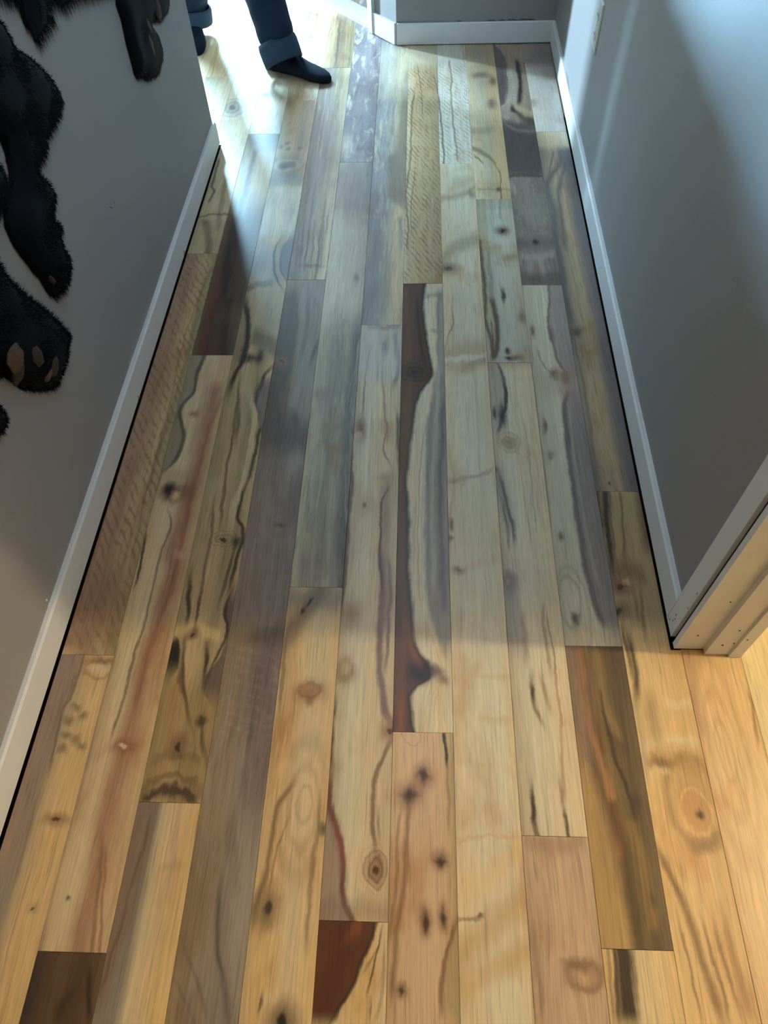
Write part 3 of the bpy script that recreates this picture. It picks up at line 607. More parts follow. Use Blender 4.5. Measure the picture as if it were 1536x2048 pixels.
w.knot(997, 378, 6, 5, 'black', .95).across([(955, 378), (990, 378), (1020, 380)], .012, 'gray', .5).across([(944, 296), (970, 308), (988, 325), (1000, 350)], .03, (126, 104, 62), .75, .9).across([(948, 310), (966, 326)], .02, 'dark', .6).vein([(998, 340), (1001, 370), (1002, 395)], .04, 'brown', .7)
w.knot(962, 150, 18, 7, (130, 112, 96), .8).knot(984, 207, 10, 12, (120, 100, 88), .8).knot(985, 162, 7, 10, 'brown', .8).across([(940, 262), (965, 262), (990, 258)], .05, (156, 138, 112), .6).tint(88, 120, (150, 130, 104), .5, .05).vein([(990, 250), (994, 300), (998, 340)], .16, 'tan', .5, .9)
lay(w)
# ---- row 3
w = P(3, -0.9, 0.119, [(0, 'honey'), (.45, 'cream'), (1, 'honey')], warp=.03, streak=.22, grain=.22)
w.vein([(1244, 1898), (1250, 1950), (1262, 2048)], .24, (44, 30, 20), .97, .35).vein([(1226, 1898), (1232, 1960), (1240, 2048)], .06, 'dark', .85).vein([(1214, 1898), (1222, 1980), (1230, 2048)], .04, 'brown', .6).vein([(1352, 1905), (1362, 1990), (1368, 2045)], .06, 'tan', .6)
lay(w)
w = P(3, 0.119, 0.694, [(0, (142, 114, 84)), (.25, (118, 92, 62)), (.5, (126, 102, 66)), (.8, (96, 78, 54)), (1, (112, 92, 68))], warp=.05, streak=.4, grain=.25)
w.side([(1170, 1500), (1186, 1560), (1214, 1650), (1238, 1750), (1258, 1850), (1270, 1898)], (178, 146, 96), True, .8, .1, .1)
w.vein([(1160, 1293), (1163, 1345), (1165, 1395), (1184, 1475), (1210, 1550), (1230, 1640), (1242, 1715)], .1, (170, 120, 76), .75, .8)
w.vein([(1200, 1380), (1208, 1420), (1226, 1500), (1262, 1600), (1276, 1675)], .06, 'black', .75, .8).vein([(1222, 1600), (1246, 1700), (1268, 1820), (1280, 1898)], .14, (70, 52, 34), .75, .8).vein([(1260, 1640), (1290, 1740), (1305, 1860)], .16, (150, 116, 68), .6, .9)
w.vein([(1140, 1293), (1150, 1350), (1160, 1420), (1180, 1520)], .14, (140, 114, 98), .7, .9).knot(1270, 1605, 9, 22, 'dark', .8).vein([(1192, 1300), (1206, 1390), (1240, 1480)], .1, (146, 116, 74), .6, .9).knot(1304, 1800, 6, 20, 'dark', .6)
lay(w)
w = P(3, 0.694, 1.928, [(0, (196, 184, 158)), (.5, 'pale'), (.7, (190, 178, 154)), (1, (160, 146, 136))], warp=.05, streak=.12)
V1 = [(1097, 569), (1099, 604), (1098, 648), (1104, 679), (1112, 712), (1121, 730), (1136, 745)]
w.side(V1, (158, 142, 134), False, .7, .04, .02).vein(V1, .06, (120, 98, 84), .75).knot(1105, 672, 6, 16, (110, 98, 104), .7)
V2 = [(1137, 780), (1130, 823), (1132, 856), (1139, 933), (1154, 1031), (1169, 1129), (1188, 1202), (1210, 1250)]
w.side(V2, (140, 126, 122), False, .85, .05, .02).vein(V2, .1, (104, 88, 90), .8).vein([(1140, 800), (1146, 900), (1160, 1000), (1180, 1100), (1200, 1180)], .07, (176, 164, 152), .6)
w.knot(1108, 750, 9, 12, (104, 70, 58), .85).knot(1131, 757, 11, 12, (120, 84, 68), .85).vein([(1074, 700), (1086, 728), (1106, 750)], .04, 'brown', .5).knot(1065, 662, 6, 14, (120, 84, 70), .8).knot(1089, 852, 5, 16, 'brown', .8).knot(1100, 910, 7, 11, 'brown', .6).knot(1121, 1074, 6, 9, (130, 88, 70), .8)
w.vein([(1068, 760), (1080, 860), (1092, 960), (1098, 1060)], .04, (158, 138, 116), .6).vein([(1060, 670), (1066, 740), (1072, 820)], .04, (170, 140, 116), .6)
w.ring(1140, 1205, 22, 50, .15, (126, 104, 110), .6).ring(1146, 1225, 34, 90, .1, (126, 104, 110), .5).knot(1152, 1237, 9, 14, (84, 68, 60), .85).tint(1255, 1292, 'cream', .3, .02).tint(745, 790, (186, 156, 132), .4, .04)
w.knot(1160, 800, 30, 40, (176, 150, 144), .35)
lay(w)
w = P(3, 1.928, 3.605, [(0, (136, 122, 110)), (.5, (150, 136, 122)), (1, (130, 116, 106))], warp=.1, streak=.26, grain=.2)
w.mottle((176, 162, 146), .45, 30, 9, .5, .7, 3).mottle((104, 92, 86), .5, 26, 8, .52, .7, 9)
w.tint(545, 575, (96, 80, 72), .7, .03).tint(478, 500, (104, 92, 84), .7, .03).across([(1040, 512), (1070, 516), (1108, 508)], .03, (170, 156, 140), .7, .9).knot(1070, 484, 6, 5, 'black', .95)
w.vein([(1060, 520), (1064, 545)], .12, (172, 158, 142), .6, .9).vein([(1082, 515), (1086, 550)], .1, (172, 158, 142), .6, .9)
w.tint(248, 352, (84, 74, 72), .9, .03).across([(1016, 352), (1050, 350), (1086, 354)], .02, (70, 58, 54), .7, .9).across([(1010, 250), (1040, 262), (1075, 262)], .02, (130, 116, 106), .6, .9)
w.tint(90, 215, (176, 152, 126), .75, .04).across([(1022, 212), (1036, 228), (1055, 240), (1072, 244)], .05, (78, 58, 36), .85, .9).across([(1030, 210), (1050, 222), (1070, 226)], .05, (190, 164, 116), .7, .9).knot(1025, 220, 5, 5, 'black', .8)
w.side([(986, 88), (1004, 105), (1014, 132), (1018, 170), (1012, 200), (1000, 215)], (84, 76, 80), True, .85, .05, .02).vein([(1022, 130), (1026, 170), (1022, 205)], .3, (190, 176, 158), .8, .6).curly(125, 210, 90, 6, .3, 'gray').vein([(1034, 120), (1040, 160), (1041, 180), (1038, 208)], .14, (44, 34, 32), .9)
lay(w)
# ---- row 4, against the right baseboard
w = P(4, -0.8, 1.118, [(0, 'honey'), (.4, (220, 186, 134)), (1, (206, 170, 118))], warp=.08, streak=.16)
w.knot(1388, 1598, 62, 96, (172, 130, 84), .6, None, 0, .5).ring(1388, 1600, 54, 86, .16, (132, 96, 60), .7).ring(1390, 1622, 30, 44, .14, (226, 190, 132), .8).knot(1390, 1622, 27, 40, (184, 140, 88), .8).knot(1397, 1627, 9, 8, 'dark', .95).knot(1412, 1690, 34, 18, (130, 100, 72), .6)
w.knot(1322, 1527, 20, 12, (96, 76, 58), .8).knot(1328, 1542, 14, 8, 'cream', .5).across([(1285, 1500), (1340, 1478), (1395, 1482)], .02, 'cream', .6, .9).across([(1290, 1520), (1345, 1520), (1400, 1540)], .03, (160, 120, 76), .5, .9).across([(1330, 1405), (1360, 1412), (1390, 1404)], .015, 'cream', .6, .9)
for p, ww, c in (([(1311, 1690), (1343, 1750), (1373, 1815), (1398, 1900), (1423, 1975), (1445, 2045)], .1, (104, 70, 42)), ([(1405, 1840), (1425, 1910), (1445, 1985), (1460, 2045)], .05, 'brown'), ([(1430, 1850), (1452, 1930), (1475, 2010)], .05, 'brown'), ([(1445, 1830), (1470, 1920), (1498, 2020)], .1, (150, 108, 72)), ([(1360, 1840), (1376, 1920), (1400, 2020)], .04, 'brown')): w.vein(p, ww, c, .75, .8)
w.knot(1492, 2000, 24, 40, (160, 116, 86), .5)
w.vein([(1268, 1395), (1282, 1460), (1296, 1560)], .08, 'gray', .5, .9).vein([(1256, 1270), (1261, 1300), (1270, 1340), (1275, 1400)], .1, 'black', .85, .8).vein([(1246, 1245), (1248, 1280), (1262, 1350)], .05, 'dark', .7).vein([(1300, 1390), (1306, 1440), (1316, 1490)], .2, (150, 126, 90), .6, .9)
w.tint(975, 1240, (168, 146, 108), .85, .03)
w.vein([(1194, 983), (1197, 1019), (1202, 1060)], .16, (66, 48, 36), .9, .8).vein([(1211, 983), (1213, 1030), (1214, 1060), (1222, 1100), (1224, 1148)], .11, (52, 38, 30), .92).vein([(1220, 990), (1222, 1050), (1232, 1110)], .05, 'brown', .7).vein([(1240, 990), (1246, 1060), (1250, 1120)], .05, 'brown', .6).vein([(1279, 985), (1286, 1040), (1296, 1100)], .14, (104, 78, 52), .8, .9)
w.across([(1215, 1142), (1245, 1140), (1290, 1150)], .05, (128, 98, 70), .7, .9).knot(1240, 1174, 22, 18, (142, 90, 66), .85, (90, 58, 44)).knot(1252, 1165, 9, 7, 'cream', .5).knot(1236, 1220, 22, 16, (120, 92, 68), .75, 'dark').vein([(1280, 1180), (1286, 1230), (1292, 1275)], .06, 'brown', .6).vein([(1268, 1190), (1276, 1240)], .07, (120, 92, 64), .6)
lay(w, cut=lambda a, b, L, cx, cy: [(a, -L), (b, -L), (b, .688 - cy), (RX(.7) - .0165 - cx, .688 - cy), (RX(1.1) - .0165 - cx, L), (a, L)])
w = P(4, 1.118, 2.85, [(0, (140, 126, 114)), (.25, (176, 154, 122)), (.5, (184, 158, 124)), (.72, (124, 110, 104)), (.85, (104, 92, 88)), (1, (112, 98, 90))], warp=.1, streak=.34, grain=.2)
w.vein([(1126, 278), (1122, 290), (1119, 327), (1099, 356), (1096, 382), (1106, 418), (1112, 480), (1122, 540), (1132, 600), (1141, 645)], .18, (92, 86, 86), .8, .8).vein([(1136, 300), (1124, 353), (1117, 392), (1124, 450), (1132, 500)], .12, (98, 90, 90), .75, .8).vein([(1108, 300), (1104, 320), (1096, 350)], .05, (110, 98, 88), .7)
w.knot(1152, 664, 15, 12, (84, 72, 60), .85).vein([(1140, 640), (1158, 720), (1172, 800), (1186, 900), (1196, 970)], .06, (120, 104, 92), .6).knot(1262, 964, 3, 4, 'dark', .8).knot(1219, 969, 3, 3, 'dark', .8)
w.side([(1150, 390), (1162, 480), (1180, 600), (1202, 700), (1222, 820), (1246, 978)], (116, 104, 104), False, .55, .2)
w.tint(262, 300, 'cream', .6, .03)
lay(w, cut=RIGHTCUT)
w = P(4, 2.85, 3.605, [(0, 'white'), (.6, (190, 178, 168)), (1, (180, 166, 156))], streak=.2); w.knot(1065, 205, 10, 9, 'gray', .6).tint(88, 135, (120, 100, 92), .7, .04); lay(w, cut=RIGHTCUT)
# ---- row 5, in front of the door jamb
w = P(5, -0.6, 0.69, [(0, (214, 180, 134)), (.5, (226, 194, 144)), (1, (222, 190, 138))], warp=.1, streak=.22)
for a, b in ((16, 60), (30, 120), (44, 190)): w.ring(1450, 1500, a, b, .16, (160, 104, 72), .4)
w.vein([(1500, 1385), (1508, 1440), (1514, 1490)], .05, (150, 96, 60), .7).vein([(1366, 1300), (1380, 1380), (1400, 1470)], .2, (168, 128, 104), .6, .9)
lay(w)
#@END@
# boards of the rooms on either side, in six plain figures
GEN = [P(0, -0.8, 0.8, st).done() for st in ([(0, 'honey'), (1, 'cream')], [(0, 'tan'), (0.5, 'honey'), (1, 'tan')], [(0, (226, 206, 160)), (1, (228, 204, 152))],
       [(0, 'peach'), (1, 'tan')], [(0, 'olive'), (0.6, 'cream'), (1, 'cream')], [(0, 'mauve'), (0.4, 'tan'), (1, 'cream')])]
for k in range(5, 29):
    o = R.uniform(0.3, 1.2) if k > 6 else 0.7
    for a, b in ((-3.2, -2.4 + o), (-2.4 + o, -0.6), (-0.6, 0.68 + o), (0.68 + o, 3.6)):
        if k == 5 and b > 0: continue
        if k * W + W > 3.6: continue
        plank(k, a, b, GEN[(k * 7 + int(a * 3)) % 6 if k > 7 else 2])
for k in range(-25, -6):
    o = R.uniform(0.2, 0.9)
    if k == -7: o = 0.55
    y0 = YL + 0.0
    for a, b in ((y0, y0 + o), (y0 + o, y0 + o + 1.1), (y0 + o + 1.1, 5.4)):
        plank(k, a, b, GEN[[2, 4, 2, 0][(k + int(b * 5)) % 4]])
for k in range(-6, 5):
    plank(k, -3.2, -0.9 if k in (-5, -3, -1, 1, 3) else {-6: -.75, -2: -.7}.get(k, -.8), GEN[k % 6], x0=LX(-2.0) + 0.004 if k == -6 else None)

# ------------------------------------------------------------------ baseboards and door trim
def run_board(name, f, y0, y1, sgn, h, t, z0=0.008):
    """painted board standing on a wall that runs along y; f = wall face, sgn = side the room is on"""
    bm = bmesh.new(); n = 26; rows = []
    rr = random.Random(3)
    for i in range(n + 1):
        y = y0 + (y1 - y0) * i / n; x = f(y); wob = rr.uniform(-0.0012, 0.0012)
        rows.append([bm.verts.new(p) for p in ((x, y, z0), (x + sgn * t, y, z0), (x + sgn * t, y, h - 0.005), (x + sgn * (t - 0.004), y, h), (x, y, h + wob))])
    for p, q in zip(rows, rows[1:]):
        for i in range(5):
            j = (i + 1) % 5; bm.faces.new((p[i], p[j], q[j], q[i]))
    bm.faces.new(rows[0]); bm.faces.new(rows[-1][::-1])
    bmesh.ops.recalc_face_normals(bm, faces=bm.faces)
    return link(name, mesh_bm(name, bm), M_WHITE, None, 'structure')
bl = run_board('baseboard_left', LX, -3.2, YL, 1, 0.088, 0.013)
br = run_board('baseboard_right', RX, 0.765, 3.6, -1, 0.086, 0.013)
bb = box('baseboard_back', -0.054, RX(3.6), 3.599, 3.612, 0.004, 0.088, M_WHITE, None, 'structure', 0.003)
dbox('baseboard_diagonal', 0.0, 0.155, 0.0, 0.012, 0.003, 0.088, M_WHITE, None, 'structure')

# door casing and jamb at the end of the right wall
cas = box('trim_1', RX(0.74) - 0.012, RX(0.74), 0.718, 0.768, 0.004, 2.1, M_WHITE, None, 'structure', 0.001)
box('reveal', RX(0.71) - 0.002, 0.66, 0.703, 0.735, 0.0, 2.1, M_GAP, cas)
jm = box('jamb_board', RX(0.7) - 0.010, 0.672, 0.690, 0.704, 0.003, 2.1, M_WHITE, cas, None, 0.0015)
box('door_stop', 0.672, 0.722, 0.678, 0.735, 0.003, 2.1, M_WHITE, cas, None, 0.0015)
box('casing_board', 0.722, 0.748, 0.672, 0.735, 0.003, 2.1, M_WHITE, cas, None, 0.0015)

# far doorway on the diagonal wall
tr = dbox('trim_2', 0.155, 0.185, -0.11, 0.018, 0.003, 2.1, M_WHITE, None, 'structure')
dbox('door_stop', 0.185, 0.197, -0.08, -0.02, 0.003, 2.1, M_WHITE, tr)
dbox('floor_far', -1.5, 3.0, -4.0, -0.111, -0.05, -0.004, M_FLOOR2, None, 'structure')
dbox('trim_3', 0.2, 1.05, -0.11, -0.005, -0.004, 0.016, M_THRESH, None, 'structure')

# ------------------------------------------------------------------ outlet on the right wall
def outlet():
    y0, y1, z0, z1 = 2.672, 2.755, 0.350, 0.497
    t = link('wall_outlet', None, label='white wall outlet plate low on the right grey wall', category='outlet', loc=(RX(2.71), 2.71, (z0 + z1) / 2))
    hw, hh = (y1 - y0) / 2, (z1 - z0) / 2
    bm = bmesh.new()
    def ring(x, w, h): return [bm.verts.new((x, a, b)) for a, b in ((-w, -h), (w, -h), (w, h), (-w, h))]
    r = [ring(0, hw, hh), ring(-0.003, hw, hh), ring(-0.0065, hw - 0.005, hh - 0.005)]
    for p, q in zip(r, r[1:]):
        for i in range(4): bm.faces.new((p[i], p[(i + 1) % 4], q[(i + 1) % 4], q[i]))
    bm.faces.new(r[0]); bm.faces.new(r[-1]); bmesh.ops.recalc_face_normals(bm, faces=bm.faces)
    link('cover_plate', mesh_bm('cover_plate', bm), M_PLATE, t)
    for zc in (-0.028, 0.028):
        v = [(-0.0085, 0.017 * math.cos(a) * (1.0), zc + 0.0165 * math.sin(a)) for a in [i * math.pi / 8 for i in range(16)]]
        v2 = [(-0.006, q[1] * 1.05, zc + (q[2] - zc) * 1.05) for q in v]
        f = [tuple(range(16))] + [(i, (i + 1) % 16, 16 + (i + 1) % 16, 16 + i) for i in range(16)]
        s = link('socket', mesh_py('socket', v + v2, f), M_PLATE, t)
        for yc in (-0.006, 0.006):
            box('slot', -0.0092, -0.0083, yc - 0.001, yc + 0.001, zc - 0.001, zc + 0.007, M_DARK, s)
    box('screw', -0.0080, -0.0060, -0.002, 0.002, -0.002, 0.002, M_PLATE, t)
outlet()

# ------------------------------------------------------------------ paint chips and flakes
def chip(parent, centre, ax_u, ax_v, lu, lv, nrm, mat, n=11, t=0.0012):
    """small ragged flake lying on a face"""
    c = Vector(centre); u = Vector(ax_u).normalized(); v = Vector(ax_v).normalized(); nn = Vector(nrm).normalized()
    lo, hi = [], []
    for i in range(n):
        a = 2 * math.pi * i / n; q = R.uniform(0.55, 1.1)
        p = c + u * (math.cos(a) * lu * q) + v * (math.sin(a) * lv * q)
        lo.append(tuple(p)); hi.append(tuple(p + nn * t))
    f = [tuple(range(n, 2 * n))] + [(i, (i + 1) % n, n + (i + 1) % n, n + i) for i in range(n)]
    return link('paint_chip', mesh_py('paint_chip', lo + hi, f), mat, parent)
for x, l in ((0.36, .026), (0.405, .02), (0.45, .03), (0.50, .034), (0.535, .014), (0.22, .012)):
    chip(bb, (x, 3.6118, 0.089), (1, 0, 0), (0, 0, 1), l, R.uniform(.004, .008), (0, -1, 0), M_CHIP)
for x, y, l in ((1207, 478, .006), (1212, 498, .012), (1217, 520, .014), (1222, 545, .010)):
    p = on_wall(x, y, 0.615, 0.0065); chip(br, (RX(p.y) - .0005, p.y, p.z), (0, 1, 0), (0, 0, 1), l, .0035, (-1, 0, 0), M_WHITE)
for x, y, l in ((97, 1212, .009), (92, 1200, .004), (100, 1224, .005)):
    p = on_wall(x, y, -0.768, 0.0108); chip(bl, (LX(p.y) + .0005, p.y, p.z), (0, 1, .4), (0, -.4, 1), l, .005, (1, 0, 0), M_WHITE)
for x, y, l in ((222, 415, .012), (228, 405, .006)):
    p = on_wall(x, y, -0.768, 0.0108); chip(bl, (LX(p.y), p.y, p.z), (0, 1, -.9), (0, .9, 1), l, .0012, (1, 0, 0), M_GAP, t=.0006)
for z, lu, mt in ((0.30, .05, M_CHIP), (0.40, .06, M_CHIP), (0.47, .03, M_CHIP)):
    chip(cas, (RX(.77) - .0004, .7695, z), (0, 0, 1), (0, 1, 0), lu, .0028, (-1, 0, 0), mt)
for z, y, lu in ((0.545, .776, .016), (0.575, .782, .02), (0.62, .78, .03), (0.522, .772, .01)):
    chip(cas, (RX(.77) - .0006, y, z), (0, 0.2, 1), (0, 1, -.2), lu, .008, (-1, 0, 0), M_WHITE)
for z, y in ((0.035, .742), (0.05, .738), (0.06, .742), (0.02, .752), (0.19, .724), (0.13, .722)):
    chip(cas, (RX(.77) - .0121, y, z), (0, 0.4, 1), (0, 1, -.4), .0035, .0015, (-1, 0, 0), M_GAP, t=.0004)
for x, z in ((.640, .07), (.655, .22), (.695, .05), (.705, .12), (.715, .06), (.73, .09)):
    chip(cas, (x, .6895 if x < .67 else (.6775 if x < .722 else .6715), z), (1, 0, 0), (0, 0, 1), .002, .003, (0, -1, 0), M_GAP, t=.0004)
for y, s_ in ((2.08, 1), (1.42, 1)):        # torn splinters at the foot of the left baseboard
    chip(bl, (LX(y) + .0135, y, .012), (.2, 1, .8), (1, 0, 0), .014, .002, (0, 0, 1), simple('splinter', (176, 140, 96)), t=.001)

# ------------------------------------------------------------------ person in the far doorway
pr = link('person', None, label='person in dark blue jeans with turned-up cuffs and navy socks, standing at far end', category='person', loc=(-0.75, 3.55, 0))
ORG = Vector((-0.75, 3.55, 0))
def loft(name, rings, mat, parent, n=20, caps=True):
    """rings: list of (centre, axis_u, axis_v, ru, rv)"""
    v, f = [], []
    for c, u, w, ru, rv in rings:
        for i in range(n):
            a = 2 * math.pi * i / n
            v.append(tuple(Vector(c) - ORG + Vector(u) * (math.cos(a) * ru) + Vector(w) * (math.sin(a) * rv)))
    for k in range(len(rings) - 1):
        for i in range(n):
            j = (i + 1) % n; f.append((k * n + i, k * n + j, (k + 1) * n + j, (k + 1) * n + i))
    if caps:
        f.append(tuple(range(n))[::-1]); f.append(tuple(range((len(rings) - 1) * n, len(rings) * n)))
    return link(name, mesh_py(name, v, f, True), mat, parent)

# jeans: one surface from both hems to the waist (skin over a joint skeleton)
LEGA = [(-0.530, 3.322, .115, .080, .078), (-0.552, 3.355, .17, .082, .080), (-0.60, 3.435, .30, .086, .084), (-0.645, 3.475, .48, .088, .086), (-0.68, 3.54, .70, .098, .098), (-0.70, 3.59, .88, .105, .108)]
LEGB = [(-0.985, 3.735, .085, .080, .078), (-0.978, 3.738, .17, .080, .080), (-0.95, 3.72, .30, .084, .082), (-0.93, 3.70, .48, .088, .086), (-0.90, 3.68, .70, .098, .098), (-0.87, 3.65, .88, .105, .108)]
jv = [(-0.785, 3.62, 0.93)] + [q[:3] for q in LEGA[::-1]] + [q[:3] for q in LEGB[::-1]] + [(-0.785, 3.62, 1.02), (-0.785, 3.615, 1.08)]
jr = [(.13, .11)] + [q[3:] for q in LEGA[::-1]] + [q[3:] for q in LEGB[::-1]] + [(.15, .115), (.15, .115)]
je = [(0, 1)] + [(i, i + 1) for i in range(1, 6)] + [(0, 7)] + [(i, i + 1) for i in range(7, 12)] + [(0, 13), (13, 14)]
jm_ = bpy.data.meshes.new('jeans'); jm_.from_pydata([tuple(Vector(p) - ORG) for p in jv], je, []); jm_.update()
jo = link('jeans', jm_, M_DENIM, pr)
md = jo.modifiers.new('skin', 'SKIN'); md.use_smooth_shade = True
for i, sv in enumerate(jm_.skin_vertices[0].data): sv.radius = jr[i]; sv.use_root = (i == 0)
sb = jo.modifiers.new('sub', 'SUBSURF'); sb.levels = 2; sb.render_levels = 3
tx = bpy.data.textures.new('folds', 'CLOUDS'); tx.noise_scale = 0.10
dm = jo.modifiers.new('folds', 'DISPLACE'); dm.texture = tx; dm.strength = 0.022; dm.mid_level = 0.5
M_SHIRT = simple('charcoal_sweater', (46, 50, 58), 0.9, 0.15, 0.15, 200, 0.3, 600, 0.001)
M_SKIN = simple('skin', (196, 150, 126), 0.5, 0.4, 0.06, 60)
M_HAIR = simple('brown_hair', (52, 38, 30), 0.6, 0.3, 0.3, 150)
def skinned(name, vr, edges, mat, parent, lev=2):
    m = bpy.data.meshes.new(name); m.from_pydata([tuple(Vector(q[:3]) - ORG) for q in vr], edges, []); m.update()
    o = link(name, m, mat, parent); k_ = o.modifiers.new('skin', 'SKIN'); k_.use_smooth_shade = True
    for i_, sv_ in enumerate(m.skin_vertices[0].data): sv_.radius = vr[i_][3:5]; sv_.use_root = (i_ == 0)
    b_ = o.modifiers.new('sub', 'SUBSURF'); b_.levels = lev; b_.render_levels = lev
    return o
TV = [(-.785, 3.62, 1.02, .165, .125), (-.785, 3.615, 1.2, .16, .12), (-.785, 3.61, 1.36, .17, .12), (-.785, 3.61, 1.44, .09, .08), (-.785, 3.60, 1.50, .06, .06),
      (-.62, 3.61, 1.42, .075, .075), (-.54, 3.62, 1.22, .058, .058), (-.52, 3.55, 1.0, .045, .045), (-.95, 3.61, 1.42, .075, .075), (-1.03, 3.62, 1.22, .058, .058), (-1.05, 3.55, 1.0, .045, .045)]
skinned('sweater', TV, [(0, 1), (1, 2), (2, 3), (3, 4), (2, 5), (5, 6), (6, 7), (2, 8), (8, 9), (9, 10)], M_SHIRT, pr)
def skull():
    bm = bmesh.new(); bmesh.ops.create_icosphere(bm, subdivisions=4, radius=1.0)
    for v in bm.verts:
        x, y, z = v.co
        px, py, pz = x * .076, y * .095, z * .115
        if z < 0: px *= 1 + .28 * z; py *= 1 + .12 * z
        f = math.exp(-((x / .2) ** 2 + ((z + .12) / .22) ** 2)) if y < 0 else 0
        py -= .024 * f                                               # nose
        for sx in (-.42, .42): py += (.010 * math.exp(-(((x - sx) / .2) ** 2 + ((z - .05) / .13) ** 2)) if y < 0 else 0)   # eye sockets
        py -= (.007 * math.exp(-((x / .34) ** 2 + ((z + .48) / .08) ** 2)) if y < 0 else 0)  # lips
        for sx in (-1, 1): px += sx * .016 * math.exp(-(((x - sx) / .25) ** 2 + ((y - .05) / .22) ** 2 + ((z + .02) / .25) ** 2))   # ears
        v.co = Vector((-.785, 3.585, 1.63)) - ORG + Vector((px, py, pz))
    for f in bm.faces: f.smooth = True
    return bm
hdm = link('head', mesh_bm('head', skull()), M_SKIN, pr)
bmh = skull(); c_ = Vector((-.785, 3.585, 1.63)) - ORG
for f in list(bmh.faces):
    q = f.calc_center_median() - c_
    if not (q.z > .055 or (q.y > .0 and q.z > -.06)): bmh.faces.remove(f)
for v in bmh.verts: v.co = c_ + (v.co - c_) * 1.07
link('hair', mesh_bm('hair', bmh), M_HAIR, hdm)
for sx in (-.032, .032):
    be = bmesh.new(); bmesh.ops.create_uvsphere(be, u_segments=12, v_segments=8, radius=.011)
    bmesh.ops.translate(be, vec=c_ + Vector((sx, -.078, .008)), verts=be.verts)
    link('eye', mesh_bm('eye', be), M_DARK, hdm)
for sd, (hx, hy, hz) in ((1, (-.52, 3.55, 1.0)), (-1, (-1.05, 3.55, 1.0))):
    hv = [(hx, hy, hz, .030, .026), (hx, hy - .02, hz - .06, .036, .022), (hx, hy - .03, hz - .10, .036, .018)]
    he = [(0, 1), (1, 2)]
    for q, ln in ((-.026, .062), (-.009, .074), (.009, .070), (.026, .054)):
        n_ = len(hv); hv += [(hx + .004 * sd, hy - .03 + q, hz - .115, .009, .009), (hx - .004 * sd, hy - .036 + q, hz - .115 - ln * .5, .0085, .0085), (hx - .016 * sd, hy - .034 + q, hz - .115 - ln, .007, .007)]
        he += [(2, n_), (n_, n_ + 1), (n_ + 1, n_ + 2)]
    n_ = len(hv); hv += [(hx - .01 * sd, hy - .055, hz - .07, .011, .011), (hx - .016 * sd, hy - .072, hz - .115, .009, .009)]
    he += [(1, n_), (n_, n_ + 1)]
    skinned('hand', hv, he, M_SKIN, pr)
def cuff(q0, q1, r0, tilt):
    c0, c1 = Vector(q0), Vector(q1); ax = (c1 - c0).normalized()
    u = Vector((1, 0, tilt)).normalized(); w = ax.cross(u).normalized(); u = w.cross(ax)
    rr = [(c1, r0 * .96), (c1, r0 * 1.03), (c0.lerp(c1, .8), r0 * 1.07), (c0.lerp(c1, .4), r0 * 1.07), (c0.lerp(c1, .04), r0 * 1.05), (c0, r0 * 1.0), (c0, r0 * .90), (c0.lerp(c1, .3), r0 * .86)]
    o = loft('cuff', [(c, u, w, r, r * .95) for c, r in rr], M_CUFF, pr, 26, False)
    return o
cuff((-0.522, 3.312, .062), (-0.55, 3.35, .135), .079, -.12)
cuff((-0.985, 3.735, .055), (-0.98, 3.737, .12), .080, .05)
FOOT = [(0, .010, .028), (.010, .025, .055), (.035, .034, .092), (.07, .037, .115), (.105, .037, .108), (.14, .040, .080), (.175, .044, .060), (.21, .046, .049), (.24, .043, .041), (.262, .033, .033), (.276, .018, .024), (.281, .006, .016)]
def foot(heel, toe):
    h, t = Vector((*heel, 0)), Vector((*toe, 0)); d = (t - h).normalized(); sc = (t - h).length / .281
    side = Vector((d.y, -d.x, 0)); rings = []
    for s_, hw, top in FOOT:
        zc = (top + .003) / 2
        rings.append((h + d * (s_ * sc) + Vector((0, 0, zc)), side, (0, 0, 1), hw, (top - .003) / 2))
    o = loft('sock', rings, M_SOCK, pr, 18)
    for v in o.data.vertices:               # flatten the sole
        if v.co.z < .012: v.co.z = max(.0012, v.co.z * .45)
    return o
fa = foot((-0.618, 3.405), (-0.328, 3.268)); fb = foot((-1.005, 3.80), (-0.945, 3.535))
def ankle(c0, c1, r, par):
    c0, c1 = Vector(c0), Vector(c1)
    loft('sock_leg', [(c0, (1, 0, 0), (0, 1, 0), r * 1.1, r * 1.1), (c0.lerp(c1, .5), (1, 0, 0), (0, 1, 0), r, r), (c1, (1, 0, 0), (0, 1, 0), r * 1.05, r * 1.05)], M_SOCK, par)
ankle((-0.545, 3.37, .055), (-0.55, 3.36, .17), .042, fa); ankle((-0.985, 3.735, .055), (-0.98, 3.735, .17), .042, fb)

